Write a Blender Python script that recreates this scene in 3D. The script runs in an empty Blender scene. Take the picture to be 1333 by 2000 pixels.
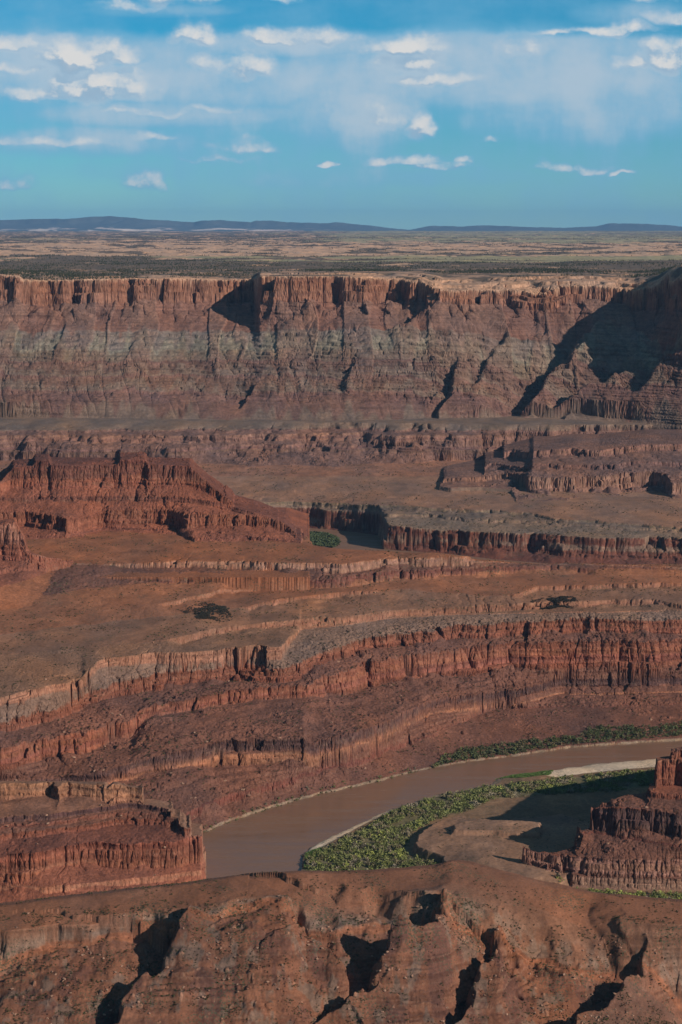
import bpy, math, random, time
import numpy as np
T0 = time.time()
# ------------------------------------------------------------------ camera, sky, sun, exposure
scene = bpy.context.scene
F_PX, PITCH, CAM_Z = 3700.0, math.radians(8.45), 610.0
SUN_EL = math.radians(27.0)
SUN_DX, SUN_DY = 0.85, -0.53            # where the sun stands (to the right, behind the camera)
cam = bpy.data.cameras.new('camera'); cam_o = bpy.data.objects.new('camera', cam)
scene.collection.objects.link(cam_o); scene.camera = cam_o
cam.sensor_fit = 'VERTICAL'; cam.sensor_height = 24.0; cam.lens = F_PX * 24.0 / 2000.0
cam.clip_start = 5.0; cam.clip_end = 400000.0
cam_o.location = (0, 0, CAM_Z); cam_o.rotation_euler = (math.pi / 2 - PITCH, 0, 0)

sun = bpy.data.lights.new('sun', 'SUN'); sun.energy = 4.8; sun.angle = math.radians(0.5); sun.color = (1.0, 0.92, 0.82)
sun_o = bpy.data.objects.new('sun', sun); scene.collection.objects.link(sun_o)
from mathutils import Vector
_h = math.hypot(SUN_DX, SUN_DY)
SUN_VEC = Vector((SUN_DX / _h * math.cos(SUN_EL), SUN_DY / _h * math.cos(SUN_EL), math.sin(SUN_EL)))
sun_o.rotation_euler = SUN_VEC.to_track_quat('Z', 'Y').to_euler()
SKY_STRENGTH = 0.05
scene.view_settings.view_transform = 'Standard'; scene.view_settings.look = 'None'
scene.view_settings.gamma = 1.0; scene.view_settings.use_curve_mapping = False
scene.view_settings.exposure = -0.15
scene.render.engine = 'CYCLES'
scene.cycles.max_bounces = 4; scene.cycles.diffuse_bounces = 2; scene.cycles.glossy_bounces = 2
scene.cycles.transmission_bounces = 2; scene.cycles.volume_bounces = 0; scene.cycles.use_denoising = True

world = bpy.data.worlds.new('World'); scene.world = world; world.use_nodes = True
nt = world.node_tree; nt.nodes.clear()
def N(tree, typ, **kw):
    n = tree.nodes.new(typ)
    for k, v in kw.items():
        if k == 'ins':
            for a, b in v.items(): n.inputs[a].default_value = b
        else: setattr(n, k, v)
    return n
sky = N(nt, 'ShaderNodeTexSky', sky_type='NISHITA', sun_disc=False)
sky.sun_elevation = SUN_EL; sky.sun_rotation = math.atan2(SUN_DX, SUN_DY); sky.altitude = 1500
sky.air_density = 1.0; sky.dust_density = 0.3; sky.ozone_density = 3.0
def link(a, b): nt.links.new(a, b)
def mth(op, a, b=None, clamp=False):
    n = N(nt, 'ShaderNodeMath', operation=op); n.use_clamp = clamp
    for i, v in enumerate((a, b)):
        if v is None: continue
        if isinstance(v, (int, float)): n.inputs[i].default_value = v
        else: link(v, n.inputs[i])
    return n.outputs[0]
tc = N(nt, 'ShaderNodeTexCoord'); sep = N(nt, 'ShaderNodeSeparateXYZ'); link(tc.outputs['Generated'], sep.inputs[0])
ahead = mth('MAXIMUM', sep.outputs[1], .05)
az = mth('DIVIDE', sep.outputs[0], ahead); el = mth('DIVIDE', sep.outputs[2], ahead)     # tangents of bearing and height
comb = N(nt, 'ShaderNodeCombineXYZ'); link(az, comb.inputs[0]); link(el, comb.inputs[1])
pos = comb.outputs[0]
def CL(x, y, w, h, st): return ((x - 666.5) / 3660., (450. - y) / 3660., w / 3660., h / 3660., st)
CUMULI = [CL(165, 128, 75, 34, 1.0), CL(205, 112, 50, 26, .9), CL(250, 128, 50, 18, .8), CL(200, 190, 85, 34, .95), CL(270, 180, 50, 34, .95), CL(130, 200, 80, 16, .7), CL(495, 152, 48, 34, .9), CL(450, 140, 60, 22, .7),
          CL(395, 82, 46, 24, .85), CL(560, 88, 90, 16, .75), CL(650, 90, 60, 18, .75), CL(790, 108, 80, 24, .85), CL(800, 142, 70, 24, .78), CL(850, 170, 80, 14, .7), CL(1010, 112, 44, 28, .72), CL(1290, 132, 44, 36, .95), CL(1215, 138, 40, 18, .68), CL(1180, 78, 110, 10, .85), CL(1060, 82, 50, 8, .7),
          CL(480, 294, 60, 17, .85), CL(430, 318, 70, 8, .5), CL(287, 360, 40, 26, .66), CL(45, 362, 40, 18, .5), CL(912, 322, 20, 12, .75), CL(735, 322, 34, 14, .72), CL(800, 322, 70, 14, .66), CL(870, 332, 60, 12, .62), CL(1135, 336, 34, 13, .8), CL(1070, 338, 44, 12, .65), CL(1205, 345, 22, 6, .6),
          CL(370, 14, 80, 30, .72), CL(255, 36, 60, 14, .62), CL(1290, 8, 60, 18, .8), CL(1230, 18, 70, 16, .6), CL(1290, 58, 50, 16, .6), CL(955, 276, 30, 10, .6), CL(320, 278, 40, 12, .6), CL(120, 283, 110, 12, .55), CL(300, 230, 80, 8, .55), CL(420, 226, 60, 9, .52), CL(565, 20, 40, 20, .55), CL(110, 4, 70, 12, .5), CL(635, 328, 22, 6, .5), CL(815, 258, 20, 26, .55), CL(720, 245, 60, 40, .45), CL(20, 100, 80, 22, .62), CL(40, 150, 90, 12, .6)]
VEILS = [CL(560, 98, 300, 34, .7), CL(60, 140, 260, 70, .75), CL(420, 170, 260, 60, .7), CL(1000, 150, 440, 95, .8), CL(720, 215, 150, 100, .75), CL(330, 130, 200, 60, .55), CL(330, 232, 260, 20, .45), CL(150, 285, 300, 34, .68), CL(330, 232, 300, 30, .6), CL(1130, 230, 380, 80, .5), CL(700, 350, 700, 40, .25), CL(250, 340, 330, 40, .25), CL(330, 40, 190, 18, .6), CL(1220, 50, 160, 34, .6)]
def cloud_field(name, items, flat):
    g = bpy.data.node_groups.new(name, 'ShaderNodeTree')
    g.interface.new_socket('p', in_out='INPUT', socket_type='NodeSocketVector'); g.interface.new_socket('e', in_out='OUTPUT', socket_type='NodeSocketFloat')
    gi = g.nodes.new('NodeGroupInput'); go = g.nodes.new('NodeGroupOutput'); prev = None
    for cx, cy, w, h, st in items:
        v = g.nodes.new('ShaderNodeVectorMath'); v.operation = 'MULTIPLY_ADD'; v.inputs[1].default_value = (1 / w, 1 / h, 0); v.inputs[2].default_value = (-cx / w, -cy / h, 0)
        g.links.new(gi.outputs[0], v.inputs[0]); q = v.outputs[0]
        if flat:
            m = g.nodes.new('ShaderNodeVectorMath'); m.operation = 'MULTIPLY'; m.inputs[1].default_value = (-1, -flat, 0); g.links.new(q, m.inputs[0])
            x = g.nodes.new('ShaderNodeVectorMath'); x.operation = 'MAXIMUM'; g.links.new(q, x.inputs[0]); g.links.new(m.outputs[0], x.inputs[1]); q = x.outputs[0]
        d = g.nodes.new('ShaderNodeVectorMath'); d.operation = 'DOT_PRODUCT'; g.links.new(q, d.inputs[0]); g.links.new(q, d.inputs[1])
        e = g.nodes.new('ShaderNodeMath'); e.operation = 'MULTIPLY_ADD'; e.inputs[1].default_value = -.8; e.inputs[2].default_value = st; g.links.new(d.outputs['Value'], e.inputs[0])
        if prev is None: prev = e.outputs[0]
        else:
            mx = g.nodes.new('ShaderNodeMath'); mx.operation = 'MAXIMUM'; g.links.new(prev, mx.inputs[0]); g.links.new(e.outputs[0], mx.inputs[1]); prev = mx.outputs[0]
    g.links.new(prev, go.inputs[0]); return g
G_CU = cloud_field('cumulus_field', CUMULI, 1.9); G_VE = cloud_field('veil_field', VEILS, 0)
def noise(vec, scale, detail, rough, sy=1.0, off=(0, 0, 0)):
    mp = N(nt, 'ShaderNodeMapping'); mp.inputs['Scale'].default_value = (1, sy, 1); mp.inputs['Location'].default_value = off; link(vec, mp.inputs[0])
    n = N(nt, 'ShaderNodeTexNoise', noise_dimensions='2D'); n.inputs['Scale'].default_value = scale; n.inputs['Detail'].default_value = detail; n.inputs['Roughness'].default_value = rough
    link(mp.outputs[0], n.inputs['Vector']); return n.outputs[0]
def group(g, vec):
    n = N(nt, 'ShaderNodeGroup'); n.node_tree = g; link(vec, n.inputs[0]); return n.outputs[0]
def shift(vec, dx, dy):
    n = N(nt, 'ShaderNodeVectorMath', operation='ADD'); n.inputs[1].default_value = (dx, dy, 0); link(vec, n.inputs[0]); return n.outputs[0]
def cumulus(vec):
    wv = N(nt, 'ShaderNodeTexNoise', noise_dimensions='2D'); wv.inputs['Scale'].default_value = 45; wv.inputs['Detail'].default_value = 3; link(vec, wv.inputs['Vector'])
    wm = N(nt, 'ShaderNodeVectorMath', operation='MULTIPLY_ADD'); wm.inputs[1].default_value = (.022, .012, 0); wm.inputs[2].default_value = (-.011, -.006, 0); link(wv.outputs['Color'], wm.inputs[0])
    wa = N(nt, 'ShaderNodeVectorMath', operation='ADD'); link(vec, wa.inputs[0]); link(wm.outputs[0], wa.inputs[1])
    e = group(G_CU, wa.outputs[0]); n = noise(vec, 62, 8, .62, 1.3)
    n2 = noise(vec, 22, 3, .5, 1.4, (.3, .1, 0))
    t = mth('ADD', e, mth('MULTIPLY', mth('SUBTRACT', n, .5), 2.6)); t = mth('ADD', t, mth('MULTIPLY', mth('SUBTRACT', n2, .5), 1.9))
    return mth('SUBTRACT', t, .14)
def smap(v, a, b, lo=0.0, hi=1.0):
    n = N(nt, 'ShaderNodeMapRange', interpolation_type='SMOOTHSTEP'); n.inputs[1].default_value = a; n.inputs[2].default_value = b; n.inputs[3].default_value = lo; n.inputs[4].default_value = hi; link(v, n.inputs[0]); return n.outputs[0]
t0 = cumulus(pos); t1 = cumulus(shift(pos, .0030, .0048))
dens = smap(t0, -.35, 1.25, 0, .92)
lit = mth('ADD', mth('MULTIPLY', mth('SUBTRACT', t0, t1), 1.7), .34, True)
lit = mth('ADD', lit, mth('MULTIPLY', mth('SUBTRACT', t0, .35), .30), True)
ve = group(G_VE, pos)
virga = noise(pos, 40, 5, .55, .20, (.7, 0, 0)); wis = noise(pos, 13, 7, .6, 2.4, (.2, .9, 0)); wob = noise(pos, 30, 4, .6, .8, (.5, .5, 0))
elw = mth('ADD', el, mth('MULTIPLY', mth('SUBTRACT', wob, .5), .012))
band = mth('MULTIPLY', smap(elw, .103, .097), smap(mth('ADD', el, mth('MULTIPLY', mth('SUBTRACT', virga, .5), .045)), .026, .066))
vt = mth('ADD', mth('MAXIMUM', ve, 0.0), mth('MULTIPLY', band, .62)); vt = mth('ADD', vt, mth('MULTIPLY', mth('SUBTRACT', virga, .5), .5)); vt = mth('ADD', vt, mth('MULTIPLY', mth('SUBTRACT', wis, .5), 1.5))
vt = mth('ADD', vt, mth('MULTIPLY', mth('MAXIMUM', mth('ADD', t0, .8), 0.0), .5))
vd = smap(vt, -.5, 1.05, .06, .88)
# clear air: the sky texture, deepened as through a polarising filter
ramp = N(nt, 'ShaderNodeValToRGB'); cr = ramp.color_ramp; cr.elements[0].color = (1.02, 1.78, 2.05, 1); cr.elements[1].color = (.13, .18, .27, 1); cr.elements[1].position = .6
for p_, c_ in ((.045, (.58, 1.54, 1.88, 1)), (.085, (.28, 1.46, 1.9, 1)), (.125, (.012, 1.36, 1.82, 1)), (.26, (.08, .25, .40, 1))):
    m_ = cr.elements.new(p_); m_.color = c_
link(el, ramp.inputs[0])
tint = N(nt, 'ShaderNodeMix', data_type='RGBA', blend_type='MULTIPLY'); tint.inputs[0].default_value = 1; link(sky.outputs[0], tint.inputs[6]); link(ramp.outputs[0], tint.inputs[7])
bg = N(nt, 'ShaderNodeBackground'); bg.inputs['Strength'].default_value = SKY_STRENGTH; link(tint.outputs[2], bg.inputs[0])
veilc = N(nt, 'ShaderNodeMix', data_type='RGBA'); veilc.inputs[6].default_value = (.22, .50, .72, 1); veilc.inputs[7].default_value = (.52, .64, .75, 1); link(smap(mth('ADD', vt, mth('MULTIPLY', mth('SUBTRACT', wob, .5), 1.6)), .3, 1.7), veilc.inputs[0])
bgv = N(nt, 'ShaderNodeBackground'); link(veilc.outputs[2], bgv.inputs[0]); bgv.inputs[1].default_value = 1.0
cc_ = N(nt, 'ShaderNodeMix', data_type='RGBA'); cc_.inputs[6].default_value = (.25, .44, .63, 1); cc_.inputs[7].default_value = (.84, .82, .79, 1); link(lit, cc_.inputs[0])
bgc = N(nt, 'ShaderNodeBackground'); link(cc_.outputs[2], bgc.inputs[0])
mx1 = N(nt, 'ShaderNodeMixShader'); link(vd, mx1.inputs[0]); link(bg.outputs[0], mx1.inputs[1]); link(bgv.outputs[0], mx1.inputs[2])
mx2 = N(nt, 'ShaderNodeMixShader'); link(dens, mx2.inputs[0]); link(mx1.outputs[0], mx2.inputs[1]); link(bgc.outputs[0], mx2.inputs[2])
wo = N(nt, 'ShaderNodeOutputWorld'); link(mx2.outputs[0], wo.inputs[0])

# ------------------------------------------------------------------ photograph geometry: sight lines to plan positions
SP, CP = math.sin(PITCH), math.cos(PITCH)
def ray(x, y):
    a = (np.asarray(x, float) - 666.5) / F_PX; b = (1000.0 - np.asarray(y, float)) / F_PX
    dy = b * SP + CP; dz = b * CP - SP
    return a / dy, dz / dy                    # u = X/Y, slope = (z-cam)/Y
def at_z(x, y, z):
    u, s = ray(x, y); Y = (z - CAM_Z) / s
    return u * Y, Y, np.broadcast_to(z, np.shape(Y)) if np.ndim(Y) else z
def screen_y(Y, z):                           # elevation in photo pixels (down positive)
    s = (z - CAM_Z) / Y                       # dz/dy
    b = (s * CP + SP) / (CP - s * SP)
    return 1000.0 - b * F_PX
def Uof(x, y=1000.0):
    return ray(x, y)[0]

# ------------------------------------------------------------------ noise
def _table(seed):
    r = np.random.RandomState(seed); a = r.rand(256, 256).astype(np.float32) * 2 * np.pi
    return np.cos(a), np.sin(a)
_TABS = {}
def noise2(x, y, seed=0):
    if seed not in _TABS: _TABS[seed] = _table(seed + 11)
    gc, gs = _TABS[seed]
    xf = np.floor(x); yf = np.floor(y)
    xi = xf.astype(np.int32) & 255; yi = yf.astype(np.int32) & 255
    fx = (x - xf).astype(np.float32); fy = (y - yf).astype(np.float32)
    x1 = (xi + 1) & 255; y1 = (yi + 1) & 255
    u = fx * fx * fx * (fx * (fx * 6 - 15) + 10); v = fy * fy * fy * (fy * (fy * 6 - 15) + 10)
    a = gc[yi, xi] * fx + gs[yi, xi] * fy
    b = gc[yi, x1] * (fx - 1) + gs[yi, x1] * fy
    c = gc[y1, xi] * fx + gs[y1, xi] * (fy - 1)
    d = gc[y1, x1] * (fx - 1) + gs[y1, x1] * (fy - 1)
    return (a + (b - a) * u + ((c + (d - c) * u) - (a + (b - a) * u)) * v) * 1.4
_RT = [np.random.RandomState(900 + i).rand(256, 256).astype(np.float32) for i in range(4)]
def worley(x, y, seed=0):
    """cells: nearest and second distance, and the owner cell's table index"""
    xf = np.floor(x); yf = np.floor(y); fx = (x - xf).astype(np.float32); fy = (y - yf).astype(np.float32)
    xi = xf.astype(np.int32) + seed * 37; yi = yf.astype(np.int32) + seed * 91
    f1 = np.full(x.shape, 9, np.float32); f2 = f1.copy(); idx = np.zeros(x.shape, np.int32)
    for dy in (-1, 0, 1):
        for dx in (-1, 0, 1):
            cx = (xi + dx) & 255; cy = (yi + dy) & 255
            d = (dx + .15 + .7 * _RT[0][cy, cx] - fx) ** 2 + (dy + .15 + .7 * _RT[1][cy, cx] - fy) ** 2
            n = d < f1; f2 = np.where(n, f1, np.minimum(f2, d)); f1 = np.where(n, d, f1); idx = np.where(n, cy * 256 + cx, idx)
    return np.sqrt(f1), np.sqrt(f2), idx
def cell_rand(idx, k):
    return _RT[2 + (k & 1)].ravel()[(idx * 7 + k * 7919) & 65535]
def fbm(x, y, seed, oct=4, gain=0.5):
    s = 0; amp = 1.0; f = 1.0
    for o in range(oct):
        s = s + amp * noise2(x * f + o * 17.3, y * f - o * 9.1, seed + o); amp *= gain; f *= 2.03
    return s
def sstep(a, b, x):
    t = np.clip((x - a) / (b - a), 0, 1); return t * t * (3 - 2 * t)

# ------------------------------------------------------------------ stacks of ledges
def line(pts, z=None, D=None):
    """pts: (x, y[, z]) in photo pixels; z or distance D fixes where along the sight line the point is."""
    us, Ys, zs, xs = [], [], [], []
    for i, p in enumerate(pts):
        u, s = ray(p[0], p[1])
        if len(p) > 2: zz = p[2]; Y = (zz - CAM_Z) / s
        elif z is not None: zz = z; Y = (zz - CAM_Z) / s
        else:
            Y = D[i] if hasattr(D, '__len__') else D; zz = CAM_Z + s * Y
        us.append(float(u)); Ys.append(float(Y)); zs.append(float(zz)); xs.append(p[0])
    return np.array(us), np.array(Ys), np.array(zs), np.array(xs, float)

def plan(pts):
    """pts: (x, D, z): photo column, distance, height"""
    xs = np.array([p[0] for p in pts], float)
    return Uof(xs), np.array([p[1] for p in pts], float), np.array([p[2] for p in pts], float), xs, 'plan'

GX = np.linspace(-345, 1675, 2021); GU = (GX - 666.5) / F_PX / CP; GDU = GU[1] - GU[0]
class Knot:
    def __init__(s, ln, col, **kw):
        s.ln, s.col, s.kw = ln, col, kw; s.ray = len(ln) < 5      # plan() lines carry a fifth item
def L(ln, H, w, cc, tc, **kw): return ('ledge', ln, H, w, cc, tc, kw)
def _grid(ln, sm=0):
    o = np.argsort(ln[0], kind='stable'); u, Y, z = ln[0][o], ln[1][o], ln[2][o]
    D = np.interp(GU, u, Y); zz = np.interp(GU, u, z)
    if sm:
        k = np.convolve(np.ones(sm), np.ones(sm)); k = k / k.sum(); D = np.convolve(np.pad(D, sm - 1, 'edge'), k, 'valid'); zz = np.convolve(np.pad(zz, sm - 1, 'edge'), k, 'valid')
    return D, zz
def stack(*items, seed=0):
    """lays the lines out front to back on a common grid of columns; a line out of order is pushed back along its own sight line"""
    rs = np.random.RandomState(seed + 1000); out = []
    prevD = np.full(len(GU), -1e9); prevz = np.zeros(len(GU))
    for it in items:
        if isinstance(it, Knot):
            if it.kw.get('mark'): MARKS[it.kw['mark']] = len(out)
            ln, kw = it.ln, it.kw; D, z = _grid(ln, kw.get('sm', 0)); dy, dz = kw.get('dy', 0), kw.get('dz', 0); D = D + dy; z = z + dz
            if it.ray:
                sl = (z - CAM_Z) / D; D2 = np.maximum(D, prevD + 2); z = np.where(D2 > D, CAM_Z + sl * D2, z); D = D2
            else:
                D = np.maximum(D, prevD + 2)
            if kw.get('back'): z = np.minimum(z, prevz)
            out.append(dict(D=D, z=z, col=it.col, share=False, cliff=False, **{k: v for k, v in kw.items() if k not in ('dy', 'dz', 'back', 'mark', 'sm')}))
            prevD, prevz = D, z; continue
        _, ln, H, w, cc, tc, kw = it
        kw = dict(kw); sub = kw.pop('sub', 1)
        if kw.get('mark'): MARKS[kw['mark']] = len(out)
        kw.pop('mark', None); x0, x1 = kw.pop('x0', None), kw.pop('x1', None); rng_y = kw.pop('ry', None)
        rub, steps, ss, jit = kw.pop('rub', 0), kw.pop('steps', 0), kw.pop('ss', 0), kw.pop('jit', 0)
        D, z = _grid(ln)
        if hasattr(H, '__len__'):
            hu = np.interp([h[0] for h in H], ln[3], ln[0]) + 0 * np.array([h[0] for h in H])
            hx = np.array([h[0] for h in H], float); ov = (hx < ln[3].min()) | (hx > ln[3].max())
            hu = np.where(ov, (hx - 666.5) / F_PX / CP, hu); Hg = np.interp(GU, hu, [h[1] for h in H])
        else: Hg = np.full(len(GU), float(H))
        act = np.ones(len(GU))
        if x0 is not None: act *= GU >= np.interp(x0, ln[3], ln[0])
        if x1 is not None: act *= GU <= np.interp(x1, ln[3], ln[0])
        wg = w * np.clip(Hg / max(Hg.max(), 1e-3), .15, 1)
        sl = (z - CAM_Z) / D; need = prevD + wg + 1.5; D2 = np.maximum(D, need); z = np.where(D2 > D, CAM_Z + sl * D2, z); D = D2
        Hg = np.minimum(Hg, np.maximum(z - prevz, 0) + .01) if kw.pop('fit', True) else Hg
        wg = np.where(act > 0, wg, .1); D = np.where(act > 0, D, prevD + .3); z = np.where(act > 0, z, prevz + .05); Hg = np.where(act > 0, Hg, 0.03)
        f = rs.uniform(.6, 1.4, sub); f = np.concatenate([[0], np.cumsum(f) / f.sum()])
        for j in range(sub):
            lo, hi = f[j], f[j + 1]; gap = .22 if sub > 1 else 0
            Db, zb = D - wg * (1 - lo), z - Hg * (1 - lo)
            Dl, zl = D - wg * (1 - hi) - wg * gap * (hi - lo) , z - Hg * (1 - hi)
            shade = 1 + rs.uniform(-.13, .13)
            c = tuple(np.clip(np.array(cc) * shade * np.array([1, 1 + rs.uniform(-.05, .05), 1 + rs.uniform(-.06, .06)]), 0, 1))
            lastsub = j == sub - 1
            k2 = dict(kw)
            out.append(dict(D=Db, z=zb, col=c, share=False, cliff=True, Hc=Hg * (hi - lo), first=(j == 0), sj=j, **k2))
            out.append(dict(D=Dl if not lastsub else D, z=zl if not lastsub else z, col=tc if lastsub else tuple(np.array(cc) * 1.08), share=True, cliff=False,
                            rub=rub if lastsub else 0, steps=steps if lastsub else 0, ss=ss, jit=jit * (1 if lastsub else .5), **k2))
        prevD, prevz = D, z
    return out
def _g(arr, fi, fr):
    return (arr[fi] * (1 - fr) + arr[fi + 1] * fr).astype(np.float32)

def eval_stack(st, u, Y, X, seed):
    n = len(u); p = np.clip((u - GU[0]) / GDU, 0, len(GU) - 1.001); fi = p.astype(np.int32); fr = (p - fi).astype(np.float32)
    prevD = None; Ds, zs = [], []; bigc = {}; flc = {}; wrp = {}; XX = X
    irr = np.clip(.65 + 1.7 * noise2(X / 48., Y / 48., (seed + 3) % 40), .06, 1.9)
    for i, k in enumerate(st):
        D = _g(k['D'], fi, fr); zk = _g(k['z'], fi, fr)
        if not k['share']:
            off = np.zeros(n, np.float32); big = k.get('big', 0); fl = k.get('fl', 0)
            if big:
                bl_ = k.get('bigl', 80)
                if bl_ not in bigc:
                    bb = fbm(X / bl_, Y / bl_, seed % 40, 4, .55); bigc[bl_] = bb
                off += big * (.8 * bigc[bl_] + .35 * noise2(X / (bl_ * .6) + i, Y / (bl_ * .6), (seed + i) % 40))
            if fl:
                fll = k.get('fll', 12)
                fq = min((8., 13., 20., 34., 60.), key=lambda q: abs(q - fll))
                if fq not in wrp:
                    w1 = fq * .9 * noise2(X / (fq * 3.), Y / (fq * 3.), (seed + 21) % 40); w2 = fq * .5 * noise2(X / (fq * 2.), Y / (fq * 2.), (seed + 22) % 40)
                    wrp[fq] = worley((X + w1) / fq, (Y + w2) / (fq * 1.5), seed) + worley((X + w2) / (fq * .48), (Y + w1) / (fq * .9), seed + 1)
                def crack(sd):
                    a1, a2, ai, b1, b2, bi = wrp[fq]
                    ra = cell_rand(ai, sd); rb = cell_rand(bi, sd + 5)
                    c = fl * irr * (1.0 * (ra - .5) + 1.4 * (cell_rand(ai, sd + 3) > .82) + .9 * np.exp(-(a2 - a1) * 14) + .7 * a1 * a1)
                    c += fl * min(.5, 7. / fll) * (.7 * (rb - .5) + .7 * np.exp(-(b2 - b1) * 11) + .5 * b1 * b1)
                    return c + fl * .6 * noise2(X / (fll * 2.1), Y / (fll * 2.1) + sd, (sd + 4) % 40)
                key = (fl, fll)
                if k.get('first') or key not in flc: flc[key] = crack(seed + i)
                if k.get('cliff') and not k.get('first'):
                    off += .35 * flc[key] + .8 * crack(seed + i)
                else: off += flc[key]
            lastoff = off
        else: off = lastoff
        D = D + off
        if k.get('jit'): zk = zk + k['jit'] * (noise2(X / 9., Y / 9., (seed + i + 5) % 40) + .7 * noise2(X / 3.6, Y / 3.6, (seed + i + 6) % 40))
        if k.get('first'): zk = zk + (np.clip((_g(k['D'], fi, fr) - prevn) / 9., 0, 1) if prevD is not None else 1) * k.get('cj', 1.0) * _g(k['Hc'], fi, fr) * np.clip(1.7 * np.maximum(0, noise2(X / 45., Y / 45., (seed + i + 8) % 40) + .35 * noise2(X / 15., Y / 15., (seed + i + 9) % 40)), 0, .97)
        Dn = _g(k['D'], fi, fr)
        if prevD is not None: D = np.maximum(D, prevD + np.maximum(.05, (.9 if k['share'] else .5) * (Dn - prevn)))
        Ds.append(D); zs.append(zk); prevD = D; prevn = Dn
    z = zs[0].copy()
    col = np.empty((n, 3), np.float32); col[:] = st[0]['col']
    rub = np.zeros(n, np.float32); lvl = np.zeros(n, np.float32)
    for i in range(len(st) - 1):
        t = np.clip((Y - Ds[i]) / (Ds[i + 1] - Ds[i]), 0, 1); k = st[i]
        lvl += t; inside = (t > 0)
        if k.get('steps'):
            m = np.clip(.75 + 1.1 * noise2(X / 50., Y / 50., (seed + i) % 40), 0, 1) * k['ss']
            ph = t * k['steps'] + .5 * noise2(X / 70., Y / 300., (seed + i + 3) % 40)
            fl_ = np.floor(ph); f_ = ph - fl_
            tt = t + m * (sstep(.34, .66, f_) - f_) / k['steps'] * np.clip(8 * t * (1 - t), 0, 1)
        else: tt = t
        z += (zs[i + 1] - zs[i]) * tt
        if inside.any():
            col[inside] = k['col']
            if k.get('cliff') and wrp:
                w_ = wrp[min(wrp)]; tone = 1 + .34 * (cell_rand(w_[2], i)[inside] - .5) + .22 * (cell_rand(w_[5], i + 3)[inside] - .5)
                col[inside] *= tone[:, None]
            rub[inside] = k.get('rub', 0) * np.clip(8 * t[inside] * (1 - t[inside]) + .1, 0, 1)
    last = Y >= Ds[-1]
    if last.any(): col[last] = st[-1]['col']; rub[last] = 0
    m = rub > 0
    if m.any():
        xx, yy, rr = X[m], Y[m], rub[m]
        patch = np.clip(.45 + 1.2 * fbm(xx / 40., yy / 40., 2, 2), .05, 1.3)
        b = .75 * fbm(xx / 18., yy / 18., 5, 4, .55)
        for q, hgt, sd in ((3.6, 2.2, 1), (8.0, 4.2, 2)):
            f1, f2, ci = worley(xx / q + .3 * noise2(xx / q, yy / q, 7), yy / q + .3 * noise2(xx / q, yy / q, 8), sd)
            rad = np.clip((cell_rand(ci, sd) - .45) * 1.1, 0, .5) * np.clip(patch, 0, 1.1)
            b = b + hgt * np.sqrt(np.maximum(0, rad * rad - f1 * f1)) * (.7 + .6 * cell_rand(ci, sd + 1))
        z[m] += rr * b
    return z, col, lvl

# ------------------------------------------------------------------ rock colours (linear)
RED = (.225, .080, .048); DKRED = (.155, .058, .039); VARN = (.105, .054, .046); ORANGE = (.31, .13, .075)
TAN = (.34, .215, .145); PALE = (.42, .29, .20); FLAT = (.265, .107, .057); FLATR = (.27, .102, .051)
TALUS = (.165, .072, .049); TALUSG = (.20, .118, .084); GREY = (.21, .135, .094); GREEN = (.215, .175, .13)
SAND = (.25, .17, .115); SOIL = (.205, .118, .068); BAR = (.56, .41, .29)
FARR = (.165, .088, .068); FARG = (.18, .118, .088); WING = (.235, .108, .068); SLICK = (.42, .245, .16)
MARKS = {}
LF = {}
def U2(x, y): return float(ray(x, y)[0])
# --- near hill in front (a smooth red dome with a broken lower slope)
crest_pts = [(-330, 1785), (0, 1770), (200, 1745), (380, 1725), (500, 1706), (590, 1704), (700, 1704), (850, 1692), (885, 1679), (920, 1685), (960, 1695), (1050, 1721), (1150, 1745), (1333, 1762), (1660, 1790)]
crest_D = [1290, 1300, 1310, 1316, 1322, 1326, 1332, 1342, 1345, 1343, 1340, 1330, 1322, 1312, 1300]
lip_pts = [(-330, 1930), (0, 1872), (60, 1850), (150, 1826), (230, 1808), (300, 1798), (330, 1797), (350, 1775), (420, 1783), (500, 1757), (560, 1752), (600, 1790), (640, 1785), (660, 1772), (720, 1766), (780, 1743), (830, 1739), (868, 1748), (890, 1790), (930, 1800), (975, 1797), (1000, 1850), (1030, 1866), (1100, 1862), (1190, 1858), (1225, 1862), (1280, 1900), (1333, 1960), (1660, 2010)]
cl = line(crest_pts, D=crest_D)
st = stack(
    Knot(plan([(-330, 300, -8), (1660, 300, -8)]), TALUS),
    Knot(plan([(-330, 900, 10), (1660, 900, 10)]), TALUS, rub=1.0),
    Knot(line([(-330, 2030), (0, 2010), (400, 2010), (700, 2010), (1000, 2010), (1333, 2020), (1660, 2030)], D=[1185, 1185, 1190, 1195, 1195, 1195, 1200]), (.175, .086, .058), rub=.6, steps=5, ss=.5),
    Knot(line([(p[0], min(p[1] + 55, 1990 + p[0] * .01)) for p in lip_pts], D=[1245] * len(lip_pts)), (.20, .088, .055), rub=.7, steps=3, ss=.8),
    L(line(lip_pts, D=[1270 + 12 * (p[1] < 1760) - 10 * (p[1] > 1890) - 8 * (1840 < p[1] <= 1890) for p in lip_pts]), 5.0, 5, (.255, .10, .055), (.205, .095, .058), big=9, bigl=40, fl=.7, fll=12, rub=.8, sub=2, mark='hill_lip'),
    Knot((cl[0], cl[1] - 34, cl[2] - 4.5, cl[3]), (.215, .092, .053), big=3, bigl=40, mark='hill_top', sm=30),
    Knot(cl, (.215, .092, .053), sm=24),
    Knot((cl[0], cl[1] + 30, cl[2] - 9, cl[3]), (.21, .10, .06), sm=30),
    Knot((cl[0], cl[1] + 160, cl[2] * 0 + 5, cl[3], 'plan'), (.21, .10, .06)),
    Knot((cl[0], cl[1] + 175, cl[2] * 0 - 12, cl[3], 'plan'), SOIL), seed=1)
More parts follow.
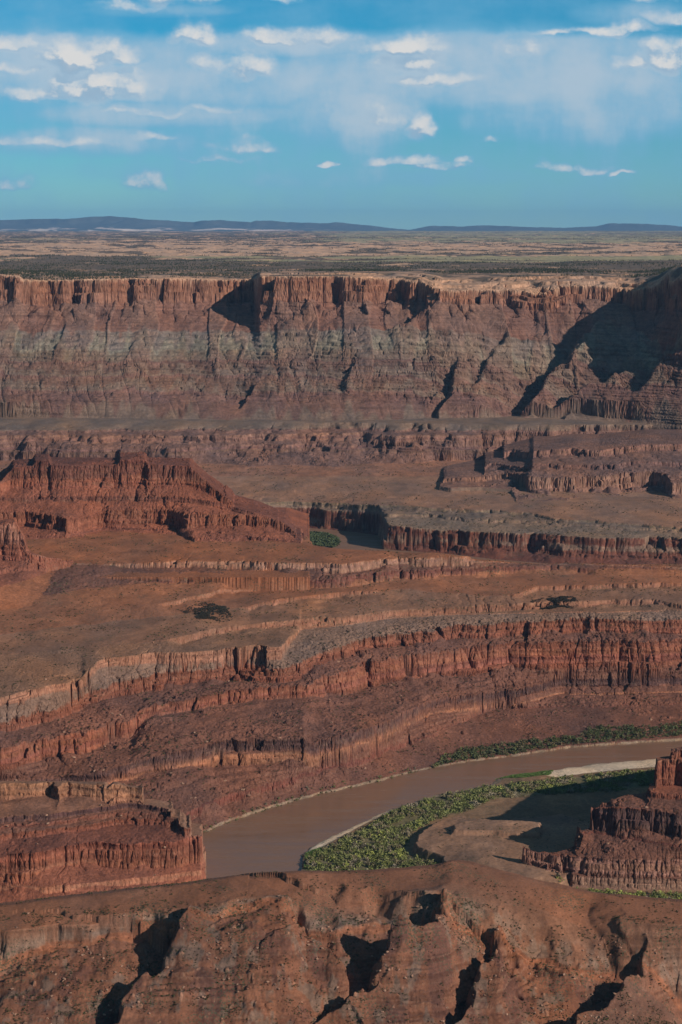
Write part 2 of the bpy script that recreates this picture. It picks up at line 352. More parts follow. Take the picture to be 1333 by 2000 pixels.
LF['near_hill'] = dict(st=st, seed=3, y=(200, 1560))

# --- left promontory
st = stack(
    Knot(plan([(-330, 1600, -8), (1660, 1600, -8)]), DKRED),
    Knot(line([(-330, 1790), (0, 1775), (150, 1770), (300, 1755), (398, 1735), (410, 1700)], z=1), RED, rub=1.0),
    L(line([(-330, 1730), (0, 1730), (90, 1733), (200, 1722), (325, 1708), (390, 1700), (399, 1670), (410, 1640)], z=14), 6, 2, ORANGE, RED, fl=1.5, fll=6, rub=.3, x1=399),
    L(line([(-330, 1680), (0, 1676), (50, 1671), (165, 1647), (250, 1647), (350, 1641), (375, 1636), (390, 1634), (398, 1622)], z=41), [(-330, 23), (200, 22), (360, 24), (410, 24)], 6, RED, DKRED, big=5, bigl=34, fl=4.2, fll=14, rub=.6, jit=1.0, sub=3, x1=393),
    L(line([(-330, 1640), (0, 1632), (170, 1612), (230, 1600), (300, 1600), (340, 1606), (366, 1622), (378, 1610)], z=50), 5, 3, RED, TALUS, fl=2.6, fll=8, rub=.5, jit=.8, x1=372, sub=2),
    L(line([(-330, 1622), (0, 1615), (100, 1606), (180, 1594), (230, 1588), (290, 1588), (330, 1596), (352, 1604), (365, 1600)], z=54), 3.5, 3, DKRED, TALUS, fl=2, fll=7, rub=.4, jit=.8, x1=352, sub=2),
    L(line([(-330, 1600), (0, 1597), (100, 1590), (210, 1575), (250, 1568), (295, 1572), (330, 1584), (345, 1580)], z=59), 5, 3.5, VARN, (.20, .095, .062), fl=1.6, fll=9, rub=.15, sub=2, x1=335),
    L(line([(-330, 1532), (0, 1531), (50, 1529), (105, 1530), (114, 1538), (125, 1530), (205, 1534), (213, 1544), (224, 1532), (270, 1540), (283, 1535)], z=76), 15, 7, (.285, .135, .08), (.22, .115, .075), big=4, bigl=26, fl=3.2, fll=24, sub=4, x1=279),
    Knot(plan([(-330, 1803, 78), (0, 1800, 78), (272, 1796, 77), (290, 1795, 78), (400, 1768, 77)]), TALUS, rub=.6, back=True),
    Knot(plan([(-330, 1830, 45), (0, 1825, 40), (272, 1822, 30), (300, 1840, 14), (400, 1825, 2)]), TALUS, back=True),
    Knot(plan([(-330, 1860, 20), (0, 1850, 20), (272, 1862, 4), (300, 1858, 4), (400, 1852, -8)]), GREY, back=True), seed=2)
LF['promontory'] = dict(st=st, seed=17, y=(1580, 2050), umax=U2(401, 1690))

# --- canyon wall and bench left of the river
W3 = [(-330, 1545, 36), (0, 1530, 37), (120, 1518, 40), (200, 1505, 48), (300, 1480, 55), (345, 1470, 58), (425, 1451, 58), (525, 1443, 58), (590, 1442, 58), (606, 1452, 57), (616, 1450, 57), (667, 1435, 56), (750, 1411, 51), (842, 1366, 46), (930, 1355, 40), (1017, 1346, 36), (1092, 1329, 38), (1200, 1327, 38), (1333, 1325, 38), (1660, 1320, 38)]
st = stack(
    Knot(plan([(-330, 1500, -8), (1660, 1500, -8)]), SOIL),
    Knot(line([(-330, 1740), (0, 1720), (200, 1680), (385, 1633), (430, 1613), (500, 1588), (600, 1558), (667, 1543), (742, 1526), (817, 1506), (917, 1488), (1017, 1476), (1117, 1461), (1333, 1447), (1660, 1430)], z=-.3), SAND, big=4, bigl=16),
    Knot(line([(-330, 1736), (0, 1716), (200, 1676), (385, 1627), (430, 1607), (500, 1582), (600, 1553), (667, 1538), (742, 1521), (817, 1502), (917, 1484), (1017, 1471), (1117, 1456), (1333, 1441), (1660, 1424)], z=2.5), TALUS, big=2, bigl=25, rub=.8),
    L(line([(-330, 1680, 20), (0, 1640, 20), (350, 1592, 18), (450, 1551, 18), (575, 1518, 19), (700, 1484, 19), (850, 1432, 17), (930, 1396, 14), (965, 1384, 14), (1200, 1378, 14), (1333, 1375, 14), (1660, 1370, 14)]), [(-330, 9), (300, 10), (600, 8), (850, 4), (940, 1), (1660, 1)], 5, DKRED, TALUS, big=8, bigl=50, fl=3.5, fll=9, rub=1.3, jit=1.5, steps=3, ss=.85),
    L(line([(p[0], p[1] + 26, p[2] - 15) for p in W3]), [(-330, 2), (340, 4), (420, 12), (620, 13), (640, 5), (700, 3), (1660, 3)], 3, ORANGE, TALUS, big=7, bigl=60, fl=1.8, fll=12, rub=.3, sub=2),
    L(line(W3), [(-330, 6), (300, 8), (420, 13), (620, 12), (900, 9), (1660, 9)], 3, VARN, TALUS, big=7, bigl=60, fl=2.8, fll=11, rub=1.2, jit=1.4, sub=2, steps=3, ss=.9),
    L(line([(-330, 1490, 66), (0, 1466, 68), (125, 1437, 69), (200, 1425, 70), (255, 1416, 70), (275, 1390, 76), (290, 1380, 78), (350, 1371, 78), (450, 1352, 80), (600, 1337, 80), (667, 1315, 82), (760, 1288, 84), (900, 1268, 84), (1017, 1257, 84), (1200, 1253, 84), (1333, 1253, 84), (1660, 1250, 84)]),
      [(-330, 20), (250, 20), (300, 12), (600, 14), (680, 26), (900, 33), (1660, 34)], 15, RED, TALUS, big=13, bigl=70, fl=7.5, fll=18, rub=1.2, jit=2.6, sub=4),
    L(line([(-330, 1440, 85), (0, 1413, 85), (100, 1387, 86), (200, 1346, 91), (280, 1321, 95), (420, 1306, 95), (555, 1303, 96), (610, 1285, 98), (667, 1263, 100), (767, 1241, 103), (900, 1222, 105), (1067, 1213, 106), (1200, 1210, 106), (1333, 1211, 106), (1660, 1211, 106)]),
      [(-330, 8), (0, 9), (280, 16), (560, 17), (700, 14), (1000, 16), (1660, 17)], 11, RED, TALUSG, big=13, bigl=70, fl=5.5, fll=14, rub=.9, jit=2.4, sub=3),
    L(line([(-330, 1410, 106), (0, 1366, 107), (50, 1352, 108), (100, 1338, 109), (150, 1332, 110), (160, 1328, 110), (190, 1293, 117), (210, 1286, 118), (300, 1276, 118), (375, 1273, 118), (500, 1265, 118), (550, 1263, 118), (566, 1245, 116), (590, 1228, 113), (667, 1221, 112), (767, 1207, 112), (900, 1199, 112), (1333, 1193, 112), (1660, 1193, 112)]),
      [(-330, 9), (160, 9), (172, 7), (180, 9), (300, 13), (550, 15), (566, 10), (590, 1), (1660, 1)], 4, (.315, .142, .086), (.225, .115, .07), big=3, bigl=40, fl=2.6, fll=18, rub=.15, sub=4, mark='bench_lip', cj=.4),
    L(line([(-330, 1290, 120), (0, 1280, 121), (330, 1250, 126), (345, 1246, 126), (425, 1226, 126), (500, 1217, 126), (667, 1206, 124), (767, 1193, 122), (882, 1187, 121), (967, 1182, 120), (1077, 1177, 120), (1197, 1172, 120), (1277, 1172, 120), (1333, 1181, 119), (1660, 1185, 119)]),
      [(-330, 0), (330, 0), (355, 8), (1250, 9), (1285, 6), (1660, 8)], 3.5, (.27, .12, .073), (.23, .112, .068), big=5, bigl=60, fl=3.0, fll=16, rub=.12, sub=3),
    L(line([(-330, 1270, 126), (0, 1240, 127), (470, 1187, 131), (545, 1172, 132), (667, 1157, 133), (800, 1152, 132), (950, 1165, 127), (1005, 1163, 127), (1052, 1147, 129), (1117, 1142, 130), (1267, 1140, 130), (1333, 1140, 130), (1660, 1140, 130)]),
      [(-330, 0), (470, 0), (490, 6), (690, 6), (760, 0), (980, 0), (1020, 5), (1660, 7)], 3, (.26, .115, .07), FLAT, big=7, bigl=60, fl=3, fll=14, sub=2),
    L(line([(-330, 1240, 130), (0, 1215, 131), (290, 1184, 136), (350, 1173, 137), (435, 1151, 138), (470, 1152, 134), (560, 1150, 133), (667, 1148, 133), (800, 1135, 135), (1000, 1125, 132), (1333, 1125, 132), (1660, 1125, 132)]),
      [(-330, 0), (300, 0), (330, 5), (450, 7), (470, 2), (600, 0), (1660, 0)], 2.5, (.26, .115, .07), FLAT, big=4, bigl=60, fl=2, fll=14, sub=2),
    L(line([(-330, 1190, 140), (0, 1170, 141), (305, 1137, 145), (345, 1135, 146), (435, 1131, 147), (540, 1127, 147), (600, 1132, 146), (667, 1130, 146), (700, 1122, 147), (800, 1117, 146), (942, 1107, 145), (1050, 1105, 142), (1147, 1112, 138), (1200, 1112, 137), (1660, 1114, 137)]),
      [(-330, 0), (300, 0), (320, 3), (430, 4), (450, 12), (700, 13), (820, 10), (1140, 8), (1165, 0), (1660, 0)], 5, DKRED, TALUS, big=8, bigl=60, fl=4.5, fll=14, rub=.5, jit=1.5, sub=2),
    L(line([(-330, 1110, 156), (205, 1101, 159), (280, 1098, 160), (415, 1097, 160), (525, 1100, 160), (610, 1101, 160), (665, 1102, 160), (697, 1100, 160), (740, 1094, 161), (802, 1090, 161), (917, 1090, 160), (928, 1096, 154), (1000, 1101, 142), (1333, 1109, 139), (1660, 1112, 139)]),
      [(-330, 0), (200, 0), (230, 6), (500, 11), (700, 13), (915, 12), (930, 2), (945, 0), (1660, 0)], 4, (.30, .15, .10), FLATR, big=8, bigl=70, fl=4, fll=15, sub=3),
    Knot(line([(-330, 1060, 168), (0, 1062, 168), (590, 1065, 167), (667, 1071, 166), (740, 1075, 166), (850, 1081, 165), (917, 1088, 161), (928, 1095, 154), (1000, 1099, 144), (1333, 1108, 140), (1660, 1112, 140)]), FLATR),
    Knot(plan([(-330, 3060, 168), (300, 3060, 167), (540, 2840, 163), (596, 2790, 161), (612, 2700, 161), (640, 2668, 161), (740, 2642, 161), (850, 2622, 161), (917, 2618, 156), (1000, 2690, 136), (1660, 2690, 132)]), FLATR, rub=.3),
    Knot(plan([(-330, 3200, 60), (540, 2900, 60), (640, 2750, 60), (1660, 2780, 60)]), DKRED),
    Knot(plan([(-330, 3300, -8), (560, 3000, -8), (640, 2850, -8), (1660, 2880, -8)]), SOIL), seed=3)
LF['bench'] = dict(st=st, seed=5, y=(1500, 3400))

# --- low ground inside the river bend
fb = [(560, 1730), (590, 1707), (593, 1665), (606, 1656), (622, 1646), (690, 1613), (757, 1583), (842, 1554), (907, 1541), (960, 1531), (987, 1514), (1077, 1503), (1167, 1491), (1267, 1483), (1333, 1475), (1660, 1455)]
st = stack(
    Knot(plan([(-330, 1500, 4), (1660, 1500, 4)]), SOIL),
    Knot(line([(p[0], p[1] + 6) for p in fb], z=2.0), SAND, big=2, bigl=20),
    Knot(line(fb, z=-.4), SAND, big=2, bigl=20),
    Knot(line([(p[0], p[1] - 4) for p in fb], z=-6), SOIL, big=2, bigl=20))
LF['floodplain'] = dict(st=st, seed=8, y=(1480, 2600), umin=U2(590, 1680), bias=-.2)

# --- right butte
st = stack(
    Knot(plan([(-330, 1600, -8), (1660, 1600, -8)]), SOIL),
    Knot(line([(1000, 1690), (1015, 1718), (1060, 1722), (1120, 1733), (1200, 1738), (1333, 1740), (1660, 1752)], z=4), (.24, .13, .09), rub=.5),
    L(line([(1005, 1670), (1025, 1690), (1100, 1705), (1150, 1713), (1250, 1716), (1333, 1716), (1660, 1725)], z=15), 8, 3, (.33, .185, .13), TALUS, fl=3, fll=8, sub=2),
    L(line([(1015, 1640), (1028, 1660), (1050, 1668), (1110, 1678), (1140, 1678), (1250, 1680), (1333, 1682), (1660, 1690)], z=34), [(1000, 6), (1040, 12), (1120, 16), (1660, 17)], 5, (.25, .122, .088), TALUS, big=4, bigl=30, fl=4.2, fll=15, rub=1.0, jit=.6, sub=3, x0=1023),
    L(line([(1120, 1605), (1136, 1628), (1162, 1622), (1200, 1630), (1333, 1652), (1660, 1660)], z=42), 2, 2, DKRED, TALUS, fl=2, fll=9, rub=.9, jit=.8, x0=1126),
    L(line([(1152, 1560), (1160, 1582), (1175, 1579), (1200, 1578), (1260, 1582), (1333, 1590), (1660, 1600)], z=67), 22, 5, VARN, TALUS, big=2, bigl=25, fl=4.4, fll=14, rub=.7, jit=1.5, sub=2, x0=1158),
    L(line([(1262, 1530), (1272, 1546), (1300, 1550), (1333, 1552), (1660, 1560)], z=76), 5, 3, RED, RED, fl=2, fll=6, jit=.8, x0=1266),
    L(line([(1276, 1470), (1283, 1488), (1300, 1486), (1310, 1485), (1318, 1485), (1333, 1488), (1660, 1500)], z=101), 24, 5, RED, RED, big=1.5, bigl=20, fl=2.2, fll=9, sub=4, jit=.6, x0=1281),
    L(line([(1308, 1466), (1316, 1470), (1333, 1466), (1660, 1470)], z=109), 7, 2, RED, TALUS, fl=2, fll=8, sub=2, x0=1311, rub=1.6),
    Knot(plan([(1000, 1702, 120), (1045, 1708, 120), (1075, 1718, 120), (1135, 1744, 120), (1180, 1758, 120), (1235, 1780, 120), (1300, 1796, 120), (1352, 1806, 120), (1364, 1812, 120), (1420, 1900, 120), (1660, 1980, 120)]), RED, back=True),
    Knot(plan([(1000, 1712, 4), (1100, 1740, 20), (1160, 1765, 30), (1262, 1800, 40), (1352, 1822, 40), (1420, 1920, 40), (1660, 2000, 40)]), RED, rub=.8, back=True),
    Knot(plan([(1000, 1730, -6), (1100, 1760, -6), (1160, 1800, 0), (1262, 1845, 0), (1352, 1880, 0), (1420, 1960, 0), (1660, 2040, 0)]), RED, back=True), seed=4)
LF['right_butte'] = dict(st=st, seed=23, y=(1580, 2060), umin=U2(1012, 1690))

# --- left mesa
st = stack(
    Knot(plan([(-330, 2600, 150), (1660, 2600, 150)]), FLATR),
    Knot(plan([(-330, 2655, 145), (610, 2655, 145)]), FLATR),
    Knot(line([(-330, 1080, 163), (0, 1072, 163), (145, 1064, 163), (200, 1056, 163), (250, 1048, 163), (300, 1050, 163), (345, 1056, 163), (380, 1068, 163), (410, 1068, 163), (500, 1062, 163), (595, 1066, 163), (610, 1066, 150)]), RED, rub=1.2),
    L(line([(-330, 1040, 172), (0, 1045, 172), (130, 1047, 172), (200, 1030, 172), (345, 1034, 172), (380, 1052, 172), (480, 1048, 172), (590, 1058, 168)]), 3, 2.5, DKRED, RED, fl=2.5, fll=9, rub=1.3, jit=1, x1=590),
    L(line([(-330, 1005, 197), (0, 1003, 197), (50, 1001, 197), (118, 1008, 197), (138, 1018, 194), (190, 1010, 195), (210, 1000, 197), (213, 996, 197), (300, 996, 197), (335, 998, 197), (372, 1003, 197), (405, 1003, 196), (480, 1007, 194), (530, 1012, 190), (556, 1022, 184), (578, 1042, 172)]), [(-330, 21), (120, 20), (210, 21), (400, 20), (550, 15), (580, 3)], 8, RED, RED, big=11, bigl=80, fl=5.5, fll=16, rub=1.0, jit=1.5, sub=3, x1=578),
    L(line([(-330, 975, 214), (0, 972, 214), (200, 968, 214), (290, 970, 214), (365, 972, 214), (420, 980, 209), (450, 990, 202), (500, 1002, 196), (560, 1020, 185)]), [(-330, 8), (440, 8), (520, 4), (570, 1)], 4, DKRED, RED, big=9, bigl=70, fl=4, fll=13, rub=.7, jit=1, sub=2, x1=545),
    L(line([(-330, 938, 238), (0, 946, 232), (20, 936, 236), (60, 934, 238), (66, 930, 241), (98, 930, 241), (101, 936, 238), (230, 934, 238), (236, 927, 243), (284, 926, 243), (289, 935, 238), (365, 934, 238), (400, 942, 233), (430, 962, 221), (460, 985, 206)]), [(-330, 12), (20, 14), (400, 14), (440, 8), (470, 1)], 7, RED, DKRED, big=6, bigl=60, fl=4, fll=14, rub=.5, jit=1, sub=3, x1=455),
    L(line([(-330, 918, 254), (0, 942, 238), (28, 913, 257), (64, 911, 258), (70, 901, 265), (96, 901, 265), (101, 910, 258), (228, 909, 259), (236, 898, 268), (282, 897, 268), (289, 909, 259), (372, 910, 258), (386, 924, 248), (420, 955, 226), (450, 982, 207)]), [(-330, 14), (0, 8), (30, 17), (375, 17), (400, 8), (430, 3), (450, 0)], 5, DKRED, DKRED, big=2, bigl=40, fl=3.5, fll=13, jit=.5, sub=3, x1=440, rub=1.3),
    Knot(plan([(-330, 2960, 280), (0, 2950, 280), (28, 2960, 280), (372, 2960, 280), (420, 2950, 280), (480, 2930, 280), (560, 2860, 280), (600, 2780, 280)]), RED, back=True),
    Knot(plan([(-330, 3060, 150), (372, 3060, 150), (480, 3000, 150), (560, 2920, 150), (600, 2830, 140)]), RED, back=True), seed=5)
LF['left_mesa'] = dict(st=st, seed=29, y=(2500, 3150), umax=U2(604, 1050))

# --- small butte at the left edge
st = stack(
    Knot(plan([(-330, 2300, 120), (1660, 2300, 120)]), FLATR),
    Knot(line([(-330, 1165), (0, 1146), (50, 1134), (100, 1116), (148, 1108), (165, 1098)], z=155), RED, rub=1.2),
    L(line([(-330, 1115), (0, 1113), (45, 1110), (95, 1100), (138, 1096), (150, 1090)], z=166), 5, 4, RED, RED, fl=3.5, fll=9, rub=1.3, jit=2, x1=142),
    L(line([(-330, 1075, 188), (0, 1068, 190), (45, 1072, 188), (60, 1084, 181), (95, 1090, 176), (138, 1092, 172)]), [(-330, 17), (40, 17), (60, 8), (140, 2)], 7, RED, RED, fl=4, fll=11, rub=.8, jit=2, sub=3, x1=120),
    L(line([(-330, 1030, 222), (0, 1026, 225), (14, 1022, 227), (30, 1021, 227), (40, 1040, 214), (48, 1055, 202), (54, 1075, 186)]), [(-330, 26), (30, 28), (44, 14), (56, 1)], 8, (.275, .122, .08), RED, fl=4.5, fll=12, jit=1.5, sub=4, x1=52),
    Knot(plan([(-330, 2580, 280), (0, 2560, 280), (32, 2550, 280), (50, 2530, 280), (110, 2510, 280), (150, 2500, 280)]), RED, back=True),
    Knot(plan([(-330, 2630, 150), (32, 2610, 150), (150, 2540, 140)]), RED, back=True), seed=6)
LF['left_butte'] = dict(st=st, seed=31, y=(2280, 2680), umax=U2(150, 1100))

# --- gorge, valley floor and middle cliffs beyond
st = stack(
    Knot(plan([(-330, 2700, -8), (1660, 2700, -8)]), SOIL),
    Knot(line([(-330, 1040), (400, 1036), (560, 1030), (600, 1031), (680, 1038), (740, 1046), (750, 1074), (867, 1081), (967, 1093), (1117, 1105), (1333, 1111), (1660, 1120)], z=-.3), DKRED, big=3, bigl=60, rub=1),
    L(line([(-330, 1030, 12), (400, 1026, 12), (560, 1019, 12), (680, 1029, 12), (740, 1037, 12), (752, 1058, 22), (807, 1063, 22), (877, 1058, 22), (1017, 1066, 22), (1117, 1075, 22), (1333, 1080, 22), (1660, 1090, 22)]), [(-330, 5), (740, 5), (760, 11), (1660, 11)], 6, DKRED, TALUSG, big=10, bigl=80, fl=6, fll=20, rub=1.0, jit=2, sub=2),
    L(line([(-330, 1010, 38), (400, 1000, 38), (560, 992, 40), (610, 993, 40), (680, 1000, 40), (743, 1006, 42), (750, 1012, 45), (758, 1025, 46), (857, 1037, 46), (967, 1040, 46), (1117, 1047, 46), (1172, 1050, 46), (1333, 1052, 46), (1660, 1060, 46)]), [(-330, 18), (740, 22), (780, 16), (1660, 16)], 7, DKRED, GREY, big=10, bigl=80, fl=7, fll=22, rub=.5, jit=1, sub=3),
    L(line([(-330, 1000, 52), (400, 992, 52), (560, 985, 52), (740, 997, 52), (757, 1004, 52), (817, 1006, 52), (917, 1013, 52), (1067, 1019, 52), (1333, 1036, 52), (1660, 1040, 52)]), 5, 6, GREY, FARG, big=16, bigl=110, fl=6, fll=25, sub=2),
    L(line([(-330, 990, 58), (400, 984, 58), (560, 980, 58), (747, 987, 58), (842, 992, 58), (967, 997, 58), (1047, 1003, 58), (1082, 1012, 57), (1200, 1020, 56), (1333, 1032, 56), (1660, 1036, 56)]), [(-330, 3), (740, 4), (900, 6), (1040, 6), (1090, 2), (1180, 5), (1660, 5)], 5, GREY, (.255, .135, .088), big=16, bigl=110, fl=5, fll=25, mark='plain'),
    Knot(plan([(-330, 4130, 76), (1660, 4130, 76)]), (.26, .122, .078), steps=3, ss=.7, rub=.6, big=40, bigl=220),
    Knot(line([(-330, 905, 84), (0, 900, 84), (330, 906, 84), (480, 909, 84), (650, 910, 83), (860, 902, 84), (950, 897, 86), (1333, 890, 88), (1660, 890, 88)]), FARR, rub=2.0, big=38, bigl=110, fl=4, fll=34, mark='mid_foot'),
    L(line([(-330, 872, 118), (0, 872, 118), (330, 874, 118), (400, 869, 119), (660, 867, 119), (860, 871, 118), (1333, 869, 118), (1660, 869, 118)]), 15, 16, FARR, FARR, big=40, bigl=110, fl=6, fll=34, rub=.8, sub=3, jit=1.5),
    L(line([(-330, 853, 138), (0, 852, 138), (70, 852, 138), (130, 850, 139), (330, 853, 138), (400, 850, 138), (520, 848, 139), (680, 847, 140), (760, 850, 140), (1000, 850, 140), (1333, 850, 140), (1660, 850, 140)]), 15, 14, (.205, .105, .078), FARR, big=40, bigl=110, fl=5.5, fll=34, sub=3, jit=1.0),
    L(line([(-330, 842, 148), (0, 841, 148), (300, 839, 148), (667, 838, 148), (1000, 841, 148), (1333, 842, 148), (1660, 842, 148)]), 5, 6, FARR, FARG, big=40, bigl=110, fl=4, fll=34, sub=2),
    Knot(line([(-330, 818), (0, 820), (400, 823), (760, 827), (1333, 832), (1660, 832)], z=160), FARG, mark='mid_top'),
    Knot(plan([(-330, 5600, 170), (1660, 5600, 170)]), FARG), seed=7)
LF['valley'] = dict(st=st, seed=37, y=(2700, 5650))

# --- middle butte on the right
st = stack(
    Knot(plan([(-330, 3500, -30), (1660, 3500, -30)]), FARG),
    Knot(plan([(855, 3930, 30), (1000, 3890, 30), (1014, 3790, 30), (1270, 3780, 30), (1320, 3700, 30), (1660, 3700, 30)]), FARG),
    Knot(line([(855, 948, 76), (880, 952, 76), (940, 951, 75), (1000, 956, 73), (1012, 984, 62), (1067, 984, 62), (1147, 980, 62), (1217, 973, 63), (1267, 962, 66), (1300, 965, 66), (1314, 990, 58), (1400, 1000, 56), (1660, 1000, 56)]), FARR, rub=1.4),
    L(line([(858, 942, 80), (872, 935, 84), (885, 934, 85), (940, 932, 86), (985, 925, 89), (1024, 927, 96), (1032, 930, 100), (1067, 933, 98), (1147, 932, 99), (1217, 926, 103), (1272, 920, 106), (1300, 925, 104), (1314, 945, 92), (1400, 940, 96), (1660, 940, 96)]), [(855, 4), (880, 9), (1000, 11), (1028, 34), (1200, 33), (1280, 28), (1320, 24), (1660, 26)], 9, (.25, .13, .092), FARR, big=11, bigl=80, fl=9, fll=24, rub=.8, jit=2, sub=3, x0=866),
    L(line([(930, 915, 96), (960, 905, 103), (1030, 912, 106), (1040, 905, 116), (1100, 908, 114), (1170, 910, 114), (1250, 900, 122), (1333, 905, 118), (1660, 905, 118)]), 9, 7, FARR, FARR, big=10, bigl=70, fl=7, fll=20, rub=.5, sub=2, x0=948),
    L(line([(960, 890, 112), (1000, 880, 120), (1036, 884, 129), (1042, 881, 134), (1120, 876, 139), (1170, 880, 138), (1260, 868, 149), (1333, 868, 149), (1660, 866, 149)]), 14, 9, (.23, .118, .086), FARR, big=11, bigl=90, fl=9, fll=25, rub=.4, jit=1, sub=3, x0=985),
    Knot(plan([(860, 4230, 160), (930, 4350, 160), (1000, 4420, 160), (1042, 4420, 160), (1660, 4420, 160)]), FARR, back=True),
    Knot(plan([(855, 4320, 60), (1660, 4500, 60)]), FARR, back=True), seed=8)
LF['middle_butte'] = dict(st=st, seed=41, y=(3480, 4520), umin=U2(860, 940))

# --- far canyon wall
rimD = [(-330, 4990), (0, 5010), (40, 5000), (100, 5030), (200, 5050), (330, 5090), (400, 5150), (440, 5200), (496, 5215), (508, 4990), (560, 4960), (680, 4975), (780, 4990), (830, 4930), (860, 4900), (1000, 4925), (1100, 4930), (1160, 4950), (1215, 4945), (1250, 4890), (1285, 4790), (1333, 4640), (1400, 4560), (1660, 4540)]
rimY = [(-330, 540), (0, 538), (36, 540), (46, 548), (100, 549), (200, 546), (330, 545), (430, 548), (500, 545), (511, 541), (600, 541), (680, 541), (780, 546), (825, 552), (865, 566), (900, 566), (1000, 562), (1100, 560), (1160, 560), (1240, 566), (1262, 560), (1285, 548), (1310, 532), (1333, 524), (1660, 500)]
xs_ = np.array(sorted(set([p[0] for p in rimD] + [p[0] for p in rimY])), float)
xs_ = np.unique(np.concatenate([xs_, np.arange(-330, 1661, 10)])); rD = np.interp(xs_, *zip(*rimD)); _xx = np.arange(-330, 1661.); rS = np.interp(xs_, _xx, np.convolve(np.pad(np.interp(_xx, *zip(*rimD)), 160, 'edge'), np.ones(321) / 321, 'valid')); _m = sstep(1080, 1200, xs_); rS0 = rS; fD = np.interp(xs_, [1050, 1333, 1660], [4535, 4440, 4430]); rY = np.interp(xs_, *zip(*rimY))
rim_pts = list(zip(xs_, rY)); rim = line(rim_pts, D=rD)
def wl(ys, frac, shift=0):
    """a line part of the way (frac) from the foot to the rim"""
    yy = np.interp(xs_, [p[0] for p in ys], [p[1] for p in ys])
    q_ = max(0, frac - .6) * .8; w_ = _m * min(1, max(0, (frac - .38) / .4)); rS = rS0 * (1 - w_) + rD * w_; D = fD + (rS * (1 - q_) + rD * q_ - 55 - fD) * frac + shift
    return line(list(zip(xs_, yy)), D=D)
G = dict(big=12, bigl=110, fl=3.2, fll=20)
st = stack(
    Knot(plan([(-330, 4380, 90), (1660, 4380, 90)]), FARG),
    Knot(plan([(-330, 4430, 100), (1660, 4430, 100)]), FARG),
    Knot(line([(-330, 815), (0, 815), (400, 820), (700, 822), (1000, 815), (1150, 818), (1333, 828), (1660, 830)], z=160), FARG, rub=.5, big=8, bigl=150),
    Knot(wl([(0, 785), (500, 790), (1000, 790), (1333, 785)], .15), FARR, steps=4, ss=.95, rub=.6, mark='wall_lo', big=12, bigl=170),
    L(wl([(0, 760), (500, 762), (1000, 760), (1333, 755)], .29), 10, 7, FARR, FARG, rub=.5, steps=4, ss=.9, sub=2, **G),
    L(wl([(0, 732), (500, 730), (1000, 730), (1333, 722)], .41), 10, 7, FARR, FARG, rub=.5, steps=2, ss=.9, sub=2, **G),
    L(wl([(0, 705), (500, 702), (1000, 698), (1333, 690)], .53), 12, 8, FARR, FARG, rub=.5, steps=2, ss=.9, sub=2, **G),
    L(wl([(0, 683), (500, 682), (1000, 676), (1333, 665)], .62), 6, 6, (.20, .14, .102), GREEN, rub=.4, steps=3, ss=.7, **G),
    L(wl([(0, 647), (330, 645), (500, 647), (700, 642), (1000, 640), (1333, 625)], .79), 5, 6, (.20, .155, .115), (.19, .092, .066), rub=.5, **G),
    L((rim[0], rim[1], rim[2], rim[3]), [(-330, 70), (0, 70), (60, 66), (330, 64), (480, 62), (520, 70), (700, 66), (790, 55), (845, 36), (1160, 38), (1250, 50), (1333, 70), (1660, 76)], 15, WING, SLICK, big=26, bigl=120, fl=19, fll=32, jit=4, sub=3, cj=.3, mark='wall_hi'),
    L((rim[0], rim[1] + 60, rim[2] + np.interp(xs_, [0, 60, 700, 800, 850, 1250, 1290, 1660], [2, 1, 3, 8, 13, 13, 3, 2]), rim[3]), [(-330, 3), (750, 3), (860, 9), (1240, 9), (1300, 3), (1660, 3)], 8, SLICK, SLICK, big=25, bigl=90, fl=12, fll=40),
    L((rim[0], rim[1] + 160, rim[2] + np.interp(xs_, [0, 60, 700, 800, 850, 1250, 1290, 1660], [4, 4, 8, 14, 24, 24, 6, 4]), rim[3]), [(-330, 3), (750, 4), (860, 8), (1240, 8), (1300, 3), (1660, 3)], 10, SLICK, GREY, big=40, bigl=140, fl=12, fll=50),
    Knot(plan([(-330, 6000, 486), (800, 6000, 488), (1000, 6000, 490), (1660, 6000, 490)]), GREY), seed=9)
LF['far_wall'] = dict(st=st, seed=43, y=(4380, 6200))

# --- tableland on top, out to the horizon
st = stack(
    Knot(plan([(-330, 5600, 380), (1660, 5600, 380)]), GREY),
    Knot(plan([(-330, 5990, 484), (1660, 5990, 488)]), GREY),
    Knot(plan([(-330, 7600, 486), (1660, 7600, 490)]), GREY),
    Knot(plan([(-330, 11000, 489), (1660, 11000, 490)]), GREY),
    Knot(plan([(-330, 16000, 508), (1660, 16000, 506)]), GREY),
    Knot(plan([(-330, 26000, 535), (1660, 26000, 533)]), GREY),
    Knot(plan([(-330, 46000, 585), (700, 46000, 590), (1660, 46000, 600)]), GREY),
    Knot(plan([(-330, 62000, 560), (1660, 62000, 560)]), GREY))
LF['tableland'] = dict(st=st, seed=47, y=(5600, 70000))
ORDER = ['near_hill', 'promontory', 'bench', 'floodplain', 'right_butte', 'left_mesa', 'left_butte', 'valley', 'middle_butte', 'far_wall', 'tableland']

